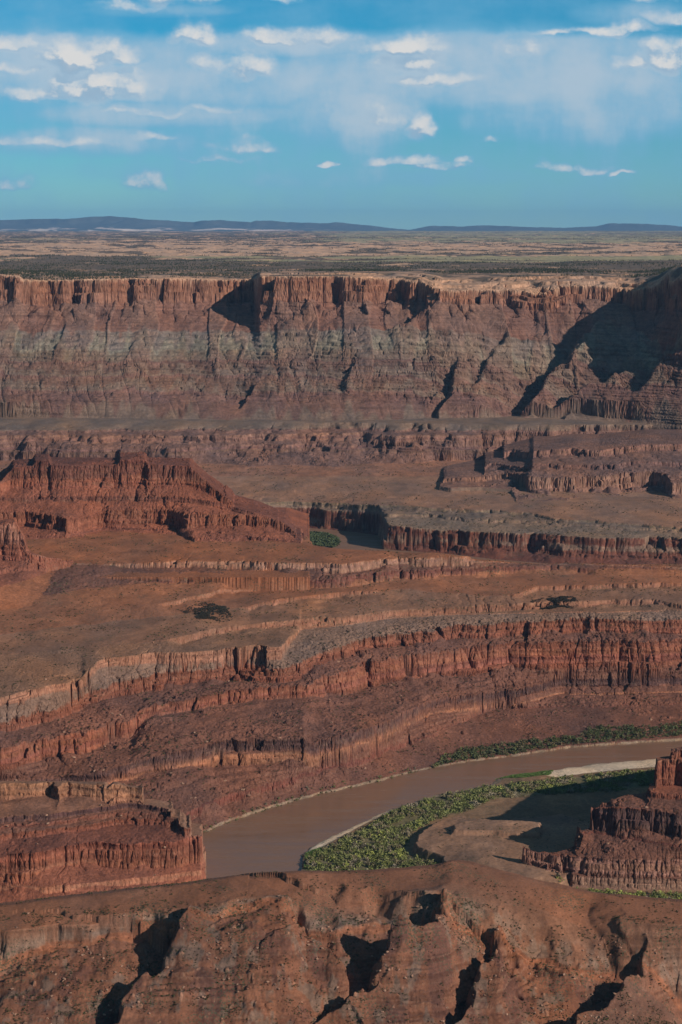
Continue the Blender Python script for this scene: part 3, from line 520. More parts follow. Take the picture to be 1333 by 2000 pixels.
# ------------------------------------------------------------------ scarps: lines with a low side to the left, as gullies and spurs
def seg_signed(px, py, pts):
    """distance to a polyline, side (+ = left of travel), and parameter 0..1"""
    best = np.full(px.shape, 1e9, np.float32); side = np.zeros(px.shape, np.float32); par = np.zeros(px.shape, np.float32)
    P = np.array(pts, float); seg = np.hypot(*(P[1:, :2] - P[:-1, :2]).T); cum = np.concatenate([[0], np.cumsum(seg)]); tot = cum[-1]
    for i in range(len(P) - 1):
        ax, ay = P[i, 0], P[i, 1]; dx, dy = P[i + 1, 0] - ax, P[i + 1, 1] - ay; l2 = dx * dx + dy * dy
        t = np.clip(((px - ax) * dx + (py - ay) * dy) / l2, 0, 1)
        qx, qy = px - ax - t * dx, py - ay - t * dy
        d = np.hypot(qx, qy); m = d < best
        best = np.where(m, d, best); side = np.where(m, np.sign(dx * qy - dy * qx), side); par = np.where(m, (cum[i] + t * seg[i]) / tot, par)
    return best, side, par
def scarp(z, X, Y, pts, depth, ramp, width, taper=(0.15, 0.0), wob=3.0, wl_=18.0, seed=0, into=0.0):
    """pts in plan, running away from the camera to the camera (top to bottom); low side on the right of travel = picture left"""
    P = np.array(pts, float); mg = width * 3 + 30
    m = (X > P[:, 0].min() - mg) & (X < P[:, 0].max() + mg) & (Y > P[:, 1].min() - mg) & (Y < P[:, 1].max() + mg)
    idx = np.nonzero(m)[0]
    if len(idx) == 0: return
    x = X[idx] + wob * fbm(X[idx] / wl_, Y[idx] / wl_, 7 + seed, 3); y = Y[idx] + wob * fbm(X[idx] / wl_, Y[idx] / wl_, 12 + seed, 3)
    d, s, t = seg_signed(x, y, P)
    sd = -d * s                                # positive = low side (picture left when the line runs towards the camera)
    a = np.interp(t, [0, taper[0] + 1e-3, 1 - taper[1] - 1e-3, 1], [0, 1, 1, 1 if taper[1] == 0 else 0])
    end = np.where(((t <= 0) | (t >= 1)), np.exp(-np.maximum(d, 0) / (width * .35)), 1.0)
    low = sstep(0, ramp, sd) * np.exp(-np.maximum(sd - ramp, 0) / width)
    hi = np.exp(-np.maximum(-sd, 0) / (width * .6)) * (sd <= 0) + (sd > 0) * (1 - sstep(0, ramp, sd))
    z[idx] += (-depth * low + into * depth * hi) * a * end

def hill_line(pts, D=1240):
    u, s = ray([p[0] for p in pts], [p[1] for p in pts])
    Dd = np.array([p[2] for p in pts]); return np.stack([u * Dd, Dd], 1)
HILL_SCARPS = [  # pixel x, y, distance
    (hill_line([(368, 1770, 1282), (372, 1800, 1268), (345, 1850, 1250), (335, 1885, 1240), (290, 1940, 1220), (240, 2000, 1196), (190, 2040, 1160)]), 21, 9, 38, .25),
    (hill_line([(600, 1755, 1290), (612, 1790, 1272), (590, 1830, 1255), (560, 1860, 1240)]), 9, 8, 20, .2),
    (hill_line([(880, 1742, 1296), (868, 1780, 1275), (866, 1820, 1258), (850, 1852, 1248), (800, 1880, 1238), (740, 1910, 1222), (700, 1925, 1212)]), 30, 10, 55, .25),
    (hill_line([(985, 1796, 1275), (975, 1830, 1262), (950, 1850, 1250)]), 8, 6, 16, .2),
    (hill_line([(1032, 1815, 1262), (1024, 1850, 1248), (985, 1890, 1232), (950, 1930, 1215), (910, 1975, 1200), (860, 2010, 1180)]), 21, 9, 34, .2),
    (hill_line([(1290, 1805, 1272), (1230, 1845, 1250), (1215, 1885, 1232), (1195, 1930, 1216), (1150, 1970, 1202), (1090, 2030, 1170)]), 22, 9, 36, .2),
    (hill_line([(1245, 1795, 1275), (1225, 1815, 1266)]), 4, 4, 10, .0),
]
def wall_line(pts):
    u, s = ray([p[0] for p in pts], [p[1] for p in pts]); D = np.array([p[2] for p in pts]); return np.stack([u * D, D], 1)
WALL_SCARPS = [
    (wall_line([(1330, 655, 4600), (1250, 715, 4610), (1160, 765, 4590), (1060, 805, 4540)]), 50, 38, 100, .25),
    (wall_line([(1380, 690, 4580), (1310, 730, 4560), (1230, 790, 4520)]), 44, 34, 90, .25),
    (wall_line([(1200, 640, 4840), (1120, 700, 4720), (1060, 745, 4630), (990, 797, 4530)]), 62, 42, 110, .3),
    (wall_line([(905, 700, 4740), (880, 760, 4610), (830, 815, 4500)]), 26, 22, 50, .2),
    (wall_line([(1010, 640, 4800), (960, 700, 4720), (905, 760, 4600)]), 16, 22, 50, .2),
    (wall_line([(860, 575, 4900), (790, 620, 4830), (760, 650, 4800)]), 26, 28, 60, .3),
    (wall_line([(700, 690, 4740), (672, 760, 4610)]), 14, 20, 50, .2),
    (wall_line([(500, 700, 4720), (470, 770, 4590)]), 16, 20, 50, .2),
]

# terrace inside the bend (plan polygon)
def poly_plan(pts, z):
    x, y, _ = at_z(np.array([p[0] for p in pts], float), np.array([p[1] for p in pts], float), z); return np.stack([x, y], 1)
def poly_sd(px, py, poly):
    d = np.full(px.shape, 1e9, np.float32); ins = np.zeros(px.shape, bool); n = len(poly)
    for i in range(n):
        ax, ay = poly[i]; bx, by = poly[(i + 1) % n]
        dx, dy = bx - ax, by - ay; t = np.clip(((px - ax) * dx + (py - ay) * dy) / (dx * dx + dy * dy + 1e-9), 0, 1)
        d = np.minimum(d, np.hypot(px - ax - t * dx, py - ay - t * dy))
        c = ((ay > py) != (by > py)) & (px < (bx - ax) * (py - ay) / (by - ay + 1e-12) + ax); ins ^= c
    return np.where(ins, d, -d)
TERRACE = poly_plan([(890, 1592), (850, 1606), (822, 1620), (806, 1640), (806, 1656), (822, 1664), (858, 1676), (870, 1700), (1000, 1745), (1090, 1745), (1130, 1700), (1200, 1620), (1100, 1590), (1000, 1600), (960, 1602)], 10)
KNOLL = poly_plan([(905, 1612), (880, 1620), (880, 1632), (905, 1634), (960, 1634), (1010, 1640), (1060, 1640), (1060, 1615), (980, 1608)], 14)
THICKET = [(598, 1700), (600, 1672), (640, 1652), (700, 1622), (765, 1586), (842, 1557), (907, 1543), (960, 1535), (1010, 1530), (1092, 1519), (1167, 1512), (1240, 1506), (1300, 1503), (1310, 1530), (1200, 1545), (1060, 1552), (960, 1560), (925, 1580), (890, 1590), (850, 1602), (818, 1618), (798, 1638), (796, 1656), (812, 1672), (850, 1684), (870, 1700), (740, 1730), (600, 1730)]
THICKET_P = poly_plan(THICKET, 3)
SANDP = poly_plan([(1050, 1512), (1077, 1503), (1167, 1491), (1267, 1481), (1330, 1472), (1330, 1496), (1230, 1503), (1150, 1511), (1085, 1519)], 1)
SAND2 = poly_plan([(596, 1666), (625, 1644), (690, 1612), (765, 1578), (765, 1584), (700, 1618), (648, 1646), (612, 1664)], 1)
MEADOW = poly_plan([(960, 1522), (1000, 1512), (1050, 1506), (1085, 1503), (1080, 1516), (1020, 1522)], 1)

def table_cover(x, y):
    sl = sstep(.02, .16, fbm(x / 420., y / 620., 22, 5, .6) + np.interp(y, [5900, 6600, 8400, 9600, 12500, 16500, 19000, 24000, 40000], [-.15, -.5, -.42, .28, .34, .22, -.1, -.2, -.15]) - .00008 * np.maximum(x - 200, 0))
    ms = sstep(.1, .3, fbm(x / 1800., y / 420., 27, 3) + np.interp(y, [6500, 7600, 8200, 8900, 9600, 15000, 18000, 26000, 40000], [-.9, -.1, .4, .4, -.6, -.6, .25, .2, .3]) + np.interp(x, [-900, 300], [-.6, .15]))
    return sl, ms
def terrain(u, Y):
    """flat arrays -> z, landform id, colour"""
    n = len(u); X = u * Y
    z = np.full(n, -8, np.float32); rid = np.full(n, 3, np.int8); col = np.empty((n, 3), np.float32); col[:] = SOIL
    lv = np.zeros(n, np.float32)
    for i, name in enumerate(ORDER):
        lf = LF[name]
        m = (Y > lf['y'][0]) & (Y < lf['y'][1])
        uu = u
        if 'umax' in lf: m &= u < lf['umax'] + .004
        if 'umin' in lf: m &= u > lf['umin'] - .004
        idx = np.nonzero(m)[0]
        if len(idx) == 0: continue
        x, y, v = X[idx], Y[idx], u[idx]
        if name != 'tableland':               # ragged ends
            v = v + (2.2 * fbm(x / 14., y / 14., 9, 3)) / y
        zz, cc, lvl = eval_stack(lf['st'], v, y, x, lf['seed'])
        if 'umax' in lf: zz = np.where(v > lf['umax'], -50, zz)
        if 'umin' in lf: zz = np.where(v < lf['umin'], -50, zz)
        if name == 'near_hill':
            zz += .6 * fbm(x / 22., y / 22., 14, 4) * 1.0
            for k, (pl, dep, ra, wi, into) in enumerate(HILL_SCARPS): scarp(zz, x, y, pl, dep, ra, wi, seed=k, into=into, wob=11.0, wl_=36.0)
            low = np.clip((MARKS['hill_top'] - .2 - lvl), 0, 1)
            n1 = fbm(x / 26., y / 34., 33, 4, .6); n2 = fbm(x / 14., y / 18., 34, 4, .6); hc = np.array((.182, .073, .042)) * np.ones((len(x), 1))
            for w_, c_ in ((sstep(.05, .35, n1), (.20, .082, .046)), (sstep(.15, .45, n2), (.165, .10, .072)), (sstep(.1, .45, -n1), (.125, .053, .037))): hc = hc * (1 - w_[:, None]) + np.array(c_) * w_[:, None]
            lo2 = (np.clip(MARKS['hill_lip'] + .3 - lvl + .5 * n1, 0, 1) * (1 - .8 * sstep(.128, .150, x / y + .006 * n1)))[:, None] * .85; cc = cc * (1 - lo2) + hc * lo2
            gs = (np.exp(-((lvl - MARKS['hill_top'] + .75) / .35) ** 2) * sstep(-.3, .2, n2))[:, None] * .6; cc = cc * (1 - gs) + np.array((.21, .15, .115)) * gs
            f1, f2, ci = worley(x / 5.5 + .3 * n2, y / 5.5 + .3 * n1, 4); rad = np.clip((cell_rand(ci, 2) - .7) * 1.3, 0, .42) * np.clip(.4 + 1.4 * n2, 0, 1.2)
            bo = np.sqrt(np.maximum(0, rad * rad - f1 * f1)); zz += low * bo * 3.2; on = (low * (bo > .03))[:, None]; cc = cc * (1 - on) + np.array((.25, .12, .075)) * (.8 + .5 * cell_rand(ci, 5))[:, None] * on
            n_r = sstep(.128, .150, x / y + .006 * n1); low = low * (1 - .8 * n_r)
            lz = zz / 3.1 + .8 * fbm(x / 40., y / 40., 31, 2); lf_ = lz - np.floor(lz); lm_ = np.clip(.25 + 1.2 * noise2(x / 30., y / 30., 32), 0, 1)
            zz += low * lm_ * (sstep(.3, .7, lf_) - lf_) * 3.1 * .85
            zz += low * (1.5 * fbm(x / 17., y / 17., 21, 5, .52) + .4 * np.maximum(0, noise2(x / 2.6, y / 2.6, 6) - .2))
        if name == 'far_wall':
            tab = np.array([k['col'] for k in lf['st']]); hi = MARKS['wall_hi']
            lj = np.clip(lvl + .8 * noise2(x / 20., y / 260., 28) + .9 * fbm(x / 80., y / 300., 29, 4), 0, hi - .02)
            i0 = lj.astype(int); f0 = sstep(.25, .75, lj - i0)[:, None]; soft = tab[i0] * (1 - f0) + tab[np.minimum(i0 + 1, hi - 1)] * f0
            fr_ = lvl / hi; fan = sstep(.0, .22, fbm(x / 75. + .3 * noise2(x / 60., y / 200., 3), y / 1500., 45, 3) + .25 - 1.25 * np.abs(fr_ - .93) ** 1.1) * sstep(.12, .3, fr_)
            soft = soft * (1 - .55 * fan[:, None]) + np.array((.195, .112, .083)) * .55 * fan[:, None]; zz += 5. * fan * (lvl < hi)
            cc = np.where((lvl < hi)[:, None], soft, cc)
            for k, (pl, dep, ra, wi, into) in enumerate(WALL_SCARPS): scarp(zz, x, y, pl, dep, ra, wi, seed=k, wob=22, wl_=90, taper=(.15, .3), into=into)
            tp = sstep(hi + 5.2, hi + 6.2, lvl); pm_ = sstep(-.15, .2, fbm(x / 110., y / 160., 36, 4, .6) + .35 * (lvl < hi + 9) - .0004 * (y - 5100))
            cc = cc * (1 - tp[:, None]) + (np.array((.15, .105, .075)) * (1 - pm_[:, None]) + np.array(SLICK) * pm_[:, None]) * tp[:, None]
            g = np.abs(fbm(x / 60. + y / 260., y / 420., 25, 3)); win = sstep(1.2, 3, lvl) * (1 - sstep(MARKS['wall_hi'] - 1.5, MARKS['wall_hi'] - .2, lvl))
            zz += win * (2.0 * fbm(x / 40., y / 90., 26, 4, .5) - 4.5 * np.exp(-g * 7) * np.clip(.5 + 1.2 * noise2(x / 160., y / 300., 24), 0, 1))
        if name == 'floodplain':
            sd = poly_sd(x + 3 * fbm(x / 20, y / 20, 5, 3), y + 3 * fbm(x / 20, y / 20, 6, 3), TERRACE)
            zz += 9 * sstep(0, 5, sd) + 3 * sstep(5, 40, sd)
            sd2 = poly_sd(x + 2 * fbm(x / 12, y / 12, 5, 3), y, KNOLL)
            zz += 5 * sstep(0, 4, sd2)
            zz += .5 * fbm(x / 15., y / 15., 15, 4)
            on = sstep(0, 4, sd)[:, None]; cc = cc * (1 - on) + np.array((.265, .142, .088)) * on
            s4 = poly_sd(x + 4 * fbm(x / 25, y / 25, 5, 2), y, THICKET_P); on = (sstep(-4, 8, s4) * .8)[:, None]; cc = cc * (1 - on) + np.array((.125, .115, .06)) * on
            s3 = np.maximum(poly_sd(x, y, SANDP), poly_sd(x, y, SAND2)); on = sstep(-1, 2, s3)[:, None]
            cc = cc * (1 - on) + np.array(BAR) * on; zz = zz * (1 - on[:, 0]) + np.minimum(zz, 1.2) * on[:, 0]
        if name == 'bench':
            flat = sstep(MARKS['bench_lip'] + 8.2, MARKS['bench_lip'] + 9, lvl)
            zz += flat * (1.6 * fbm(x / 90., y / 90., 16, 4))
            # low sage hollows on the bench
        if name == 'tableland':
            far = sstep(5990, 6600, y)
            zz += far * (9 * np.abs(fbm(x / 260., y / 700., 17, 4, .6)) * sstep(8600, 9800, y) + 7 * fbm(x / 500., y / 900., 18, 5, .6) + 14 * fbm(x / 2600., y / 1500., 19, 4) * sstep(7000, 14000, y))
            sl, ms = table_cover(x, y)
            cc = np.array((.15, .105, .075)) * np.ones((len(x), 1)); cc = cc * (1 - sl[:, None]) + np.array((.56, .335, .215)) * sl[:, None]
            cc = cc * (1 - ms[:, None]) + np.array((.34, .28, .16)) * ms[:, None]
        if name == 'valley':
            zz += 1.2 * fbm(x / 120., y / 160., 20, 4) * sstep(MARKS['plain'], MARKS['plain'] + 2, lvl)
        b = zz + lf.get('bias', 0)
        up = b > z[idx]
        ii = idx[up]
        z[ii] = zz[up]; rid[ii] = i; col[ii] = cc[up]; lv[ii] = lvl[up]
    return z, rid, col, lv

# ------------------------------------------------------------------ sheet of ground: fan of columns from the camera, rows crowded where the picture shows most
CX = np.concatenate([np.linspace(-2600, -420, 60), np.linspace(-400, -60, 90)[:-1], np.arange(-60, 1394, 1.45), np.linspace(1394, 1760, 100)[1:], np.linspace(1800, 3900, 60)])
US = (CX - 666.5) / F_PX / CP
NROW = 2300
def row_layout():
    cu = US[::6]; nc = len(cu)
    Yc = 900 * np.exp(np.arange(0, 6600) * .0006); Yc = Yc[Yc < 61000]
    m = [terrain(np.full(len(Yc), c, np.float64), Yc)[0] for c in []]
    UU, YY = np.meshgrid(cu, Yc)
    z = terrain(UU.ravel(), YY.ravel())[0].reshape(UU.shape)
    sy = -screen_y(YY, z)                          # grows upwards
    run = np.maximum.accumulate(sy, 0)
    vis = np.clip((sy - run + 160.0) / 120.0, 0, 1)
    dsy = np.abs(np.diff(sy, axis=0))
    w = dsy * (.08 + .92 * vis[1:]) * np.where(sy[1:] < -2060, .08, 1) * np.where(YY[1:] < 1400, .45, 1) + .05 * np.hypot(np.diff(z, axis=0) / YY[1:], np.diff(Yc)[:, None] / YY[1:]) * F_PX * .12
    k = np.ones(21) / 21
    w = np.apply_along_axis(lambda a: np.convolve(a, k, 'same'), 0, w)
    kc = np.convolve(np.ones(17) / 17, np.ones(15) / 15); wp = np.pad(w, ((0, 0), (15, 15)), 'edge')
    w = np.apply_along_axis(lambda a: np.convolve(a, kc, 'valid'), 1, wp)
    cum = np.concatenate([np.zeros((1, nc)), np.cumsum(w, 0)]); cum /= cum[-1]
    tq = np.linspace(0, 1, NROW)
    R = np.stack([np.interp(tq, cum[:, j], Yc) for j in range(nc)], 1)
    full = np.stack([np.interp(US, cu, R[i]) for i in range(NROW)])
    return full
YG = row_layout(); UG = np.broadcast_to(US, YG.shape)
print('rows', time.time() - T0)
C_, R_ = len(US), NROW
zf, rid, colf, lvf = terrain(UG.ravel().astype(np.float64), YG.ravel())
print('terrain', time.time() - T0, C_ * R_)
Xf = (UG * YG).ravel(); Yf = YG.ravel().copy()
Z = zf.reshape(R_, C_)
P = np.stack([Xf, Yf, zf], 1).reshape(R_, C_, 3).astype(np.float32)
def normals(P):
    du = np.zeros_like(P); dv = np.zeros_like(P)
    du[:, 1:-1] = P[:, 2:] - P[:, :-2]; du[:, 0] = P[:, 1] - P[:, 0]; du[:, -1] = P[:, -1] - P[:, -2]
    dv[1:-1] = P[2:] - P[:-2]; dv[0] = P[1] - P[0]; dv[-1] = P[-1] - P[-2]
    n = np.cross(du, dv); n /= np.linalg.norm(n, axis=2, keepdims=True) + 1e-9
    return n
Nn = normals(P)
steep = np.clip((0.75 - Nn[:, :, 2]) / .35, 0, 1)
# bedding: soft beds cut back, hard beds stand out
def bedding(X, Y, Z):
    w = Z + .8 * noise2(X / 70., Y / 70., 31) + .02 * X
    return noise2(w / 2.3, X / 400., 32) * .6 + noise2(w / 5.1, X / 300. + 7, 33) + .4 * noise2(w / 1.1, X / 150., 34)
bed = bedding(P[:, :, 0], P[:, :, 1], P[:, :, 2])
scale = np.clip(P[:, :, 1] / 2000., .6, 2.2)
bl = noise2(P[:, :, 0] / 5., P[:, :, 2] / 3.5 + P[:, :, 1] / 9., 35) + .6 * noise2(P[:, :, 0] / 2.4, P[:, :, 2] / 2. + P[:, :, 1] / 5., 36)
amp = steep * scale * (YG < 6000)
P[:, :, 0] += Nn[:, :, 0] * amp * (.75 * bed + .5 * bl)
P[:, :, 1] += Nn[:, :, 1] * amp * (1.05 * bed + .55 * bl)
Nn = normals(P)
print('displace', time.time() - T0)

# ------------------------------------------------------------------ vertex rock colour: beds, dust, patches (the rock's own colour)
X2, Y2, Z2 = P[:, :, 0], P[:, :, 1], P[:, :, 2]
col = colf.reshape(R_, C_, 3).copy()
st2 = np.clip((0.80 - Nn[:, :, 2]) / .3, 0, 1); fw_ = (rid.reshape(R_, C_) == ORDER.index('far_wall')) & (lvf.reshape(R_, C_) < MARKS['wall_hi']); st2 = np.where(fw_, np.maximum(st2, .75 * np.clip(.6 + fbm(X2 / 90., Y2 / 140., 44, 3), 0, 1)), st2)
v = 1 + st2 * .42 * bed + .16 * fbm(X2 / 30., Y2 / 30., 37, 4) + .12 * noise2(X2 / 3., (Y2 + Z2 * 2) / 3., 38)
col *= np.clip(v, .45, 1.7)[:, :, None]
flatm = 1 - st2
pt1 = fbm(X2 / 85., Y2 / 150., 41, 4, .6); pt2 = np.abs(fbm(X2 / 140. + .4 * pt1, Y2 / 220., 42, 3))
col *= (1 + flatm * (.20 * np.clip(pt1, -1, 1) + .26 * np.exp(-pt2 * 20) - .14 * np.exp(-np.abs(fbm(X2 / 60., Y2 / 110., 43, 3)) * 18)))[:, :, None] * np.where(Y2 < 6000, 1, 1)[:, :, None]
redsh = fbm(X2 / 120., Y2 / 120. , 39, 3) + 1.2 * pt1 * flatm
col[:, :, 0] *= 1 + .07 * redsh; col[:, :, 2] *= 1 - .09 * redsh
# thin pale beds on steep rock
pale = np.clip(np.abs(bed) * -6 + .7, 0, 1) * st2 * .30
col += (np.array((.44, .27, .18)) - col) * pale[:, :, None]
col = np.clip(col, .01, .9)

REG = rid.reshape(R_, C_).copy()
LV = lvf.reshape(R_, C_)
names = list(ORDER)
bi = names.index('bench'); names.append('canyon_wall'); REG[(REG == bi) & (LV < MARKS['bench_lip'] + 8.0)] = len(names) - 1
vi = names.index('valley'); names.append('middle_cliffs'); REG[(REG == vi) & (LV > MARKS['mid_foot'] - .05) & (LV < MARKS['mid_top'] - .7)] = len(names) - 1

def mesh_obj(name, co, loops, sizes, mat, smooth=False, colors=None):
    me = bpy.data.meshes.new(name)
    me.vertices.add(len(co)); me.vertices.foreach_set('co', np.ascontiguousarray(co, np.float32).ravel())
    me.loops.add(len(loops)); me.loops.foreach_set('vertex_index', np.ascontiguousarray(loops, np.int32))
    me.polygons.add(len(sizes)); st_ = np.concatenate([[0], np.cumsum(sizes)[:-1]]).astype(np.int32)
    me.polygons.foreach_set('loop_start', st_)
    me.update(calc_edges=True)
    if smooth is not None: me.polygons.foreach_set('use_smooth', np.full(len(sizes), bool(smooth)))
    if colors is not None:
        a = me.attributes.new('rock', 'FLOAT_COLOR', 'POINT')
        c4 = np.ones((len(co), 4), np.float32); c4[:, :3] = colors; a.data.foreach_set('color', c4.ravel())
    me.materials.append(mat)
    o = bpy.data.objects.new(name, me); scene.collection.objects.link(o); return o
def tag(o, label, cat, group=None, kind=None):
    o['label'] = label; o['category'] = cat
    if group: o['group'] = group
    if kind: o['kind'] = kind
    return o

# ------------------------------------------------------------------ materials
def rock_material(name, bump=1.0, fine=1.0, speck=0.0, speck_scale=.6):
    m = bpy.data.materials.new(name); m.use_nodes = True; t = m.node_tree; t.nodes.clear()
    out = N(t, 'ShaderNodeOutputMaterial'); b = N(t, 'ShaderNodeBsdfPrincipled'); b.inputs['Roughness'].default_value = .95
    b.inputs['Specular IOR Level'].default_value = .15
    at = N(t, 'ShaderNodeAttribute', attribute_name='rock'); geo = N(t, 'ShaderNodeNewGeometry')
    n1 = N(t, 'ShaderNodeTexNoise'); n1.inputs['Scale'].default_value = .45 * fine; n1.inputs['Detail'].default_value = 6; n1.inputs['Roughness'].default_value = .7
    t.links.new(geo.outputs['Position'], n1.inputs['Vector'])
    mr = N(t, 'ShaderNodeMapRange'); mr.inputs[1].default_value = .25; mr.inputs[2].default_value = .75; mr.inputs[3].default_value = 1 - .45 * bump ** .5; mr.inputs[4].default_value = 1 + .45 * bump ** .5
    t.links.new(n1.outputs[0], mr.inputs[0])
    mul = N(t, 'ShaderNodeMix', data_type='RGBA', blend_type='MULTIPLY'); mul.inputs[0].default_value = 1
    t.links.new(at.outputs['Color'], mul.inputs[6]); t.links.new(mr.outputs[0], mul.inputs[7])
    last = mul.outputs[2]
    if speck:
        vo = N(t, 'ShaderNodeTexVoronoi', feature='F1'); vo.inputs['Scale'].default_value = speck_scale
        t.links.new(geo.outputs['Position'], vo.inputs['Vector'])
        n3 = N(t, 'ShaderNodeTexNoise'); n3.inputs['Scale'].default_value = .03; n3.inputs['Detail'].default_value = 3
        t.links.new(geo.outputs['Position'], n3.inputs['Vector'])
        lt = N(t, 'ShaderNodeMath', operation='LESS_THAN'); t.links.new(vo.outputs['Distance'], lt.inputs[0])
        mm = N(t, 'ShaderNodeMapRange'); mm.inputs[1].default_value = .4; mm.inputs[2].default_value = .65; mm.inputs[3].default_value = 0; mm.inputs[4].default_value = .42
        t.links.new(n3.outputs[0], mm.inputs[0]); t.links.new(mm.outputs[0], lt.inputs[1])
        ml = N(t, 'ShaderNodeMath', operation='MULTIPLY'); ml.inputs[1].default_value = speck; t.links.new(lt.outputs[0], ml.inputs[0])
        mx = N(t, 'ShaderNodeMix', data_type='RGBA'); mx.inputs[7].default_value = (.07, .075, .045, 1)
        t.links.new(ml.outputs[0], mx.inputs[0]); t.links.new(last, mx.inputs[6]); last = mx.outputs[2]
    bp = N(t, 'ShaderNodeBump'); bp.inputs['Strength'].default_value = .8 * bump; bp.inputs['Distance'].default_value = 1.2 * bump
    t.links.new(n1.outputs[0], bp.inputs['Height']); t.links.new(bp.outputs[0], b.inputs['Normal'])
    t.links.new(last, b.inputs['Base Color']); t.links.new(b.outputs[0], out.inputs[0])
    return m
M_HILL = rock_material('hill_rock', .5, 1.4, .7, .55)
M_ROCK = rock_material('layered_rock', 1.1, .75)
M_FLAT = rock_material('desert_soil', .5, .6, .5, .35)
M_FAR = rock_material('far_rock', .8, .25)
M_TABLE = rock_material('tableland_soil', .5, .05)
MATS = {'near_hill': M_HILL, 'promontory': M_ROCK, 'canyon_wall': M_ROCK, 'bench': M_FLAT, 'floodplain': M_FLAT, 'right_butte': M_ROCK, 'left_mesa': M_ROCK,
        'left_butte': M_ROCK, 'valley': M_FLAT, 'middle_cliffs': M_FAR, 'middle_butte': M_FAR, 'far_wall': M_FAR, 'tableland': M_TABLE}
INFO = {'near_hill': ('hill', 'smooth red brown hill with broken gullied slope across the bottom foreground', 'hill'),
        'promontory': ('promontory_cliff', 'tan capped red cliff point at left ending at the river', 'cliff'),
        'canyon_wall': ('canyon_wall', 'tall stepped red rock wall of pillared ledges rising from the left river bank', 'canyon wall'),
        'bench': ('bench_terrain', 'wide flat brown rock bench with low ledges above the stepped canyon wall', 'bench'),
        'floodplain': ('floodplain', 'low sandy ground and tan terrace inside the river bend', 'floodplain'),
        'right_butte': ('butte', 'dark red layered butte at the right edge beside the near river bend', 'butte'),
        'left_mesa': ('mesa', 'broad flat topped red mesa standing on the bench at left', 'mesa'),
        'left_butte': ('butte', 'small pointed red butte cut by the left edge below the mesa', 'butte'),
        'valley': ('valley_floor', 'flat brown valley floor cut by the distant river gorge', 'valley'),
        'middle_cliffs': ('cliff_band', 'long band of low red cliffs along the back of the valley floor', 'cliff'),
        'middle_butte': ('butte', 'stepped red butte with a low tail on the valley floor at right', 'butte'),
        'far_wall': ('far_canyon_wall', 'huge far canyon wall with a sheer orange rim and grey green talus slopes', 'canyon wall'),
        'tableland': ('tableland', 'flat wooded tableland with pale slickrock reaching to the horizon', 'tableland')}
fi = np.arange((R_ - 1) * (C_ - 1)); r0 = fi // (C_ - 1); c0 = fi % (C_ - 1)
quad = np.stack([r0 * C_ + c0, r0 * C_ + c0 + 1, (r0 + 1) * C_ + c0 + 1, (r0 + 1) * C_ + c0], 1).astype(np.int32)
freg = REG[:-1, :-1].ravel()
Pf = P.reshape(-1, 3); Cf = col.reshape(-1, 3)
for i, nm in enumerate(names):
    q = quad[freg == i]
    if len(q) == 0: print('empty', nm); continue
    used, inv = np.unique(q, return_inverse=True)
    oname, lab, cat = INFO[nm]
    o = mesh_obj(oname, Pf[used], inv.ravel(), np.full(len(q), 4), MATS[nm], smooth=nm in ('near_hill', 'floodplain', 'bench', 'tableland', 'valley'), colors=Cf[used])
    tag(o, lab, cat, kind='structure')
print('meshes', time.time() - T0)

# ------------------------------------------------------------------ river
def river_material():
    m = bpy.data.materials.new('muddy_water'); m.use_nodes = True; t = m.node_tree; b = t.nodes['Principled BSDF']
    b.inputs['Base Color'].default_value = (.20, .115, .075, 1); b.inputs['Roughness'].default_value = .12; b.inputs['IOR'].default_value = 1.33
    geo = N(t, 'ShaderNodeNewGeometry'); n1 = N(t, 'ShaderNodeTexNoise'); n1.inputs['Scale'].default_value = .22; n1.inputs['Detail'].default_value = 5
    mp = N(t, 'ShaderNodeMapping'); mp.inputs['Rotation'].default_value = (0, 0, -.9); mp.inputs['Scale'].default_value = (.012, .075, 1); t.links.new(geo.outputs['Position'], mp.inputs[0])
    n2 = N(t, 'ShaderNodeTexNoise'); n2.inputs['Scale'].default_value = 1.0; n2.inputs['Detail'].default_value = 5; t.links.new(mp.outputs[0], n2.inputs['Vector'])
    rr = N(t, 'ShaderNodeMapRange'); rr.inputs[1].default_value = .35; rr.inputs[2].default_value = .65; rr.inputs[3].default_value = .05; rr.inputs[4].default_value = .32; t.links.new(n2.outputs[0], rr.inputs[0]); 
    sy = N(t, 'ShaderNodeSeparateXYZ'); t.links.new(geo.outputs['Position'], sy.inputs[0]); wy = N(t, 'ShaderNodeMapRange'); wy.inputs[1].default_value = 2600; wy.inputs[2].default_value = 3500; wy.inputs[4].default_value = .38; t.links.new(sy.outputs[1], wy.inputs[0])
    ad = N(t, 'ShaderNodeMath', operation='ADD'); t.links.new(rr.outputs[0], ad.inputs[0]); t.links.new(wy.outputs[0], ad.inputs[1]); t.links.new(ad.outputs[0], b.inputs['Roughness'])   # wind ruffles the distant reach
    cm = N(t, 'ShaderNodeMix', data_type='RGBA'); cm.inputs[6].default_value = (.19, .098, .060, 1); cm.inputs[7].default_value = (.245, .135, .085, 1); t.links.new(rr.outputs[0], cm.inputs[0]); cm.clamp_factor = True
    t.links.new(n2.outputs[0], cm.inputs[0]); t.links.new(cm.outputs[2], b.inputs['Base Color'])
    t.links.new(geo.outputs['Position'], n1.inputs['Vector']); bp = N(t, 'ShaderNodeBump'); bp.inputs['Strength'].default_value = .25; bp.inputs['Distance'].default_value = .5
    t.links.new(n1.outputs[0], bp.inputs['Height']); t.links.new(bp.outputs[0], b.inputs['Normal'])
    return m
M_WATER = river_material()
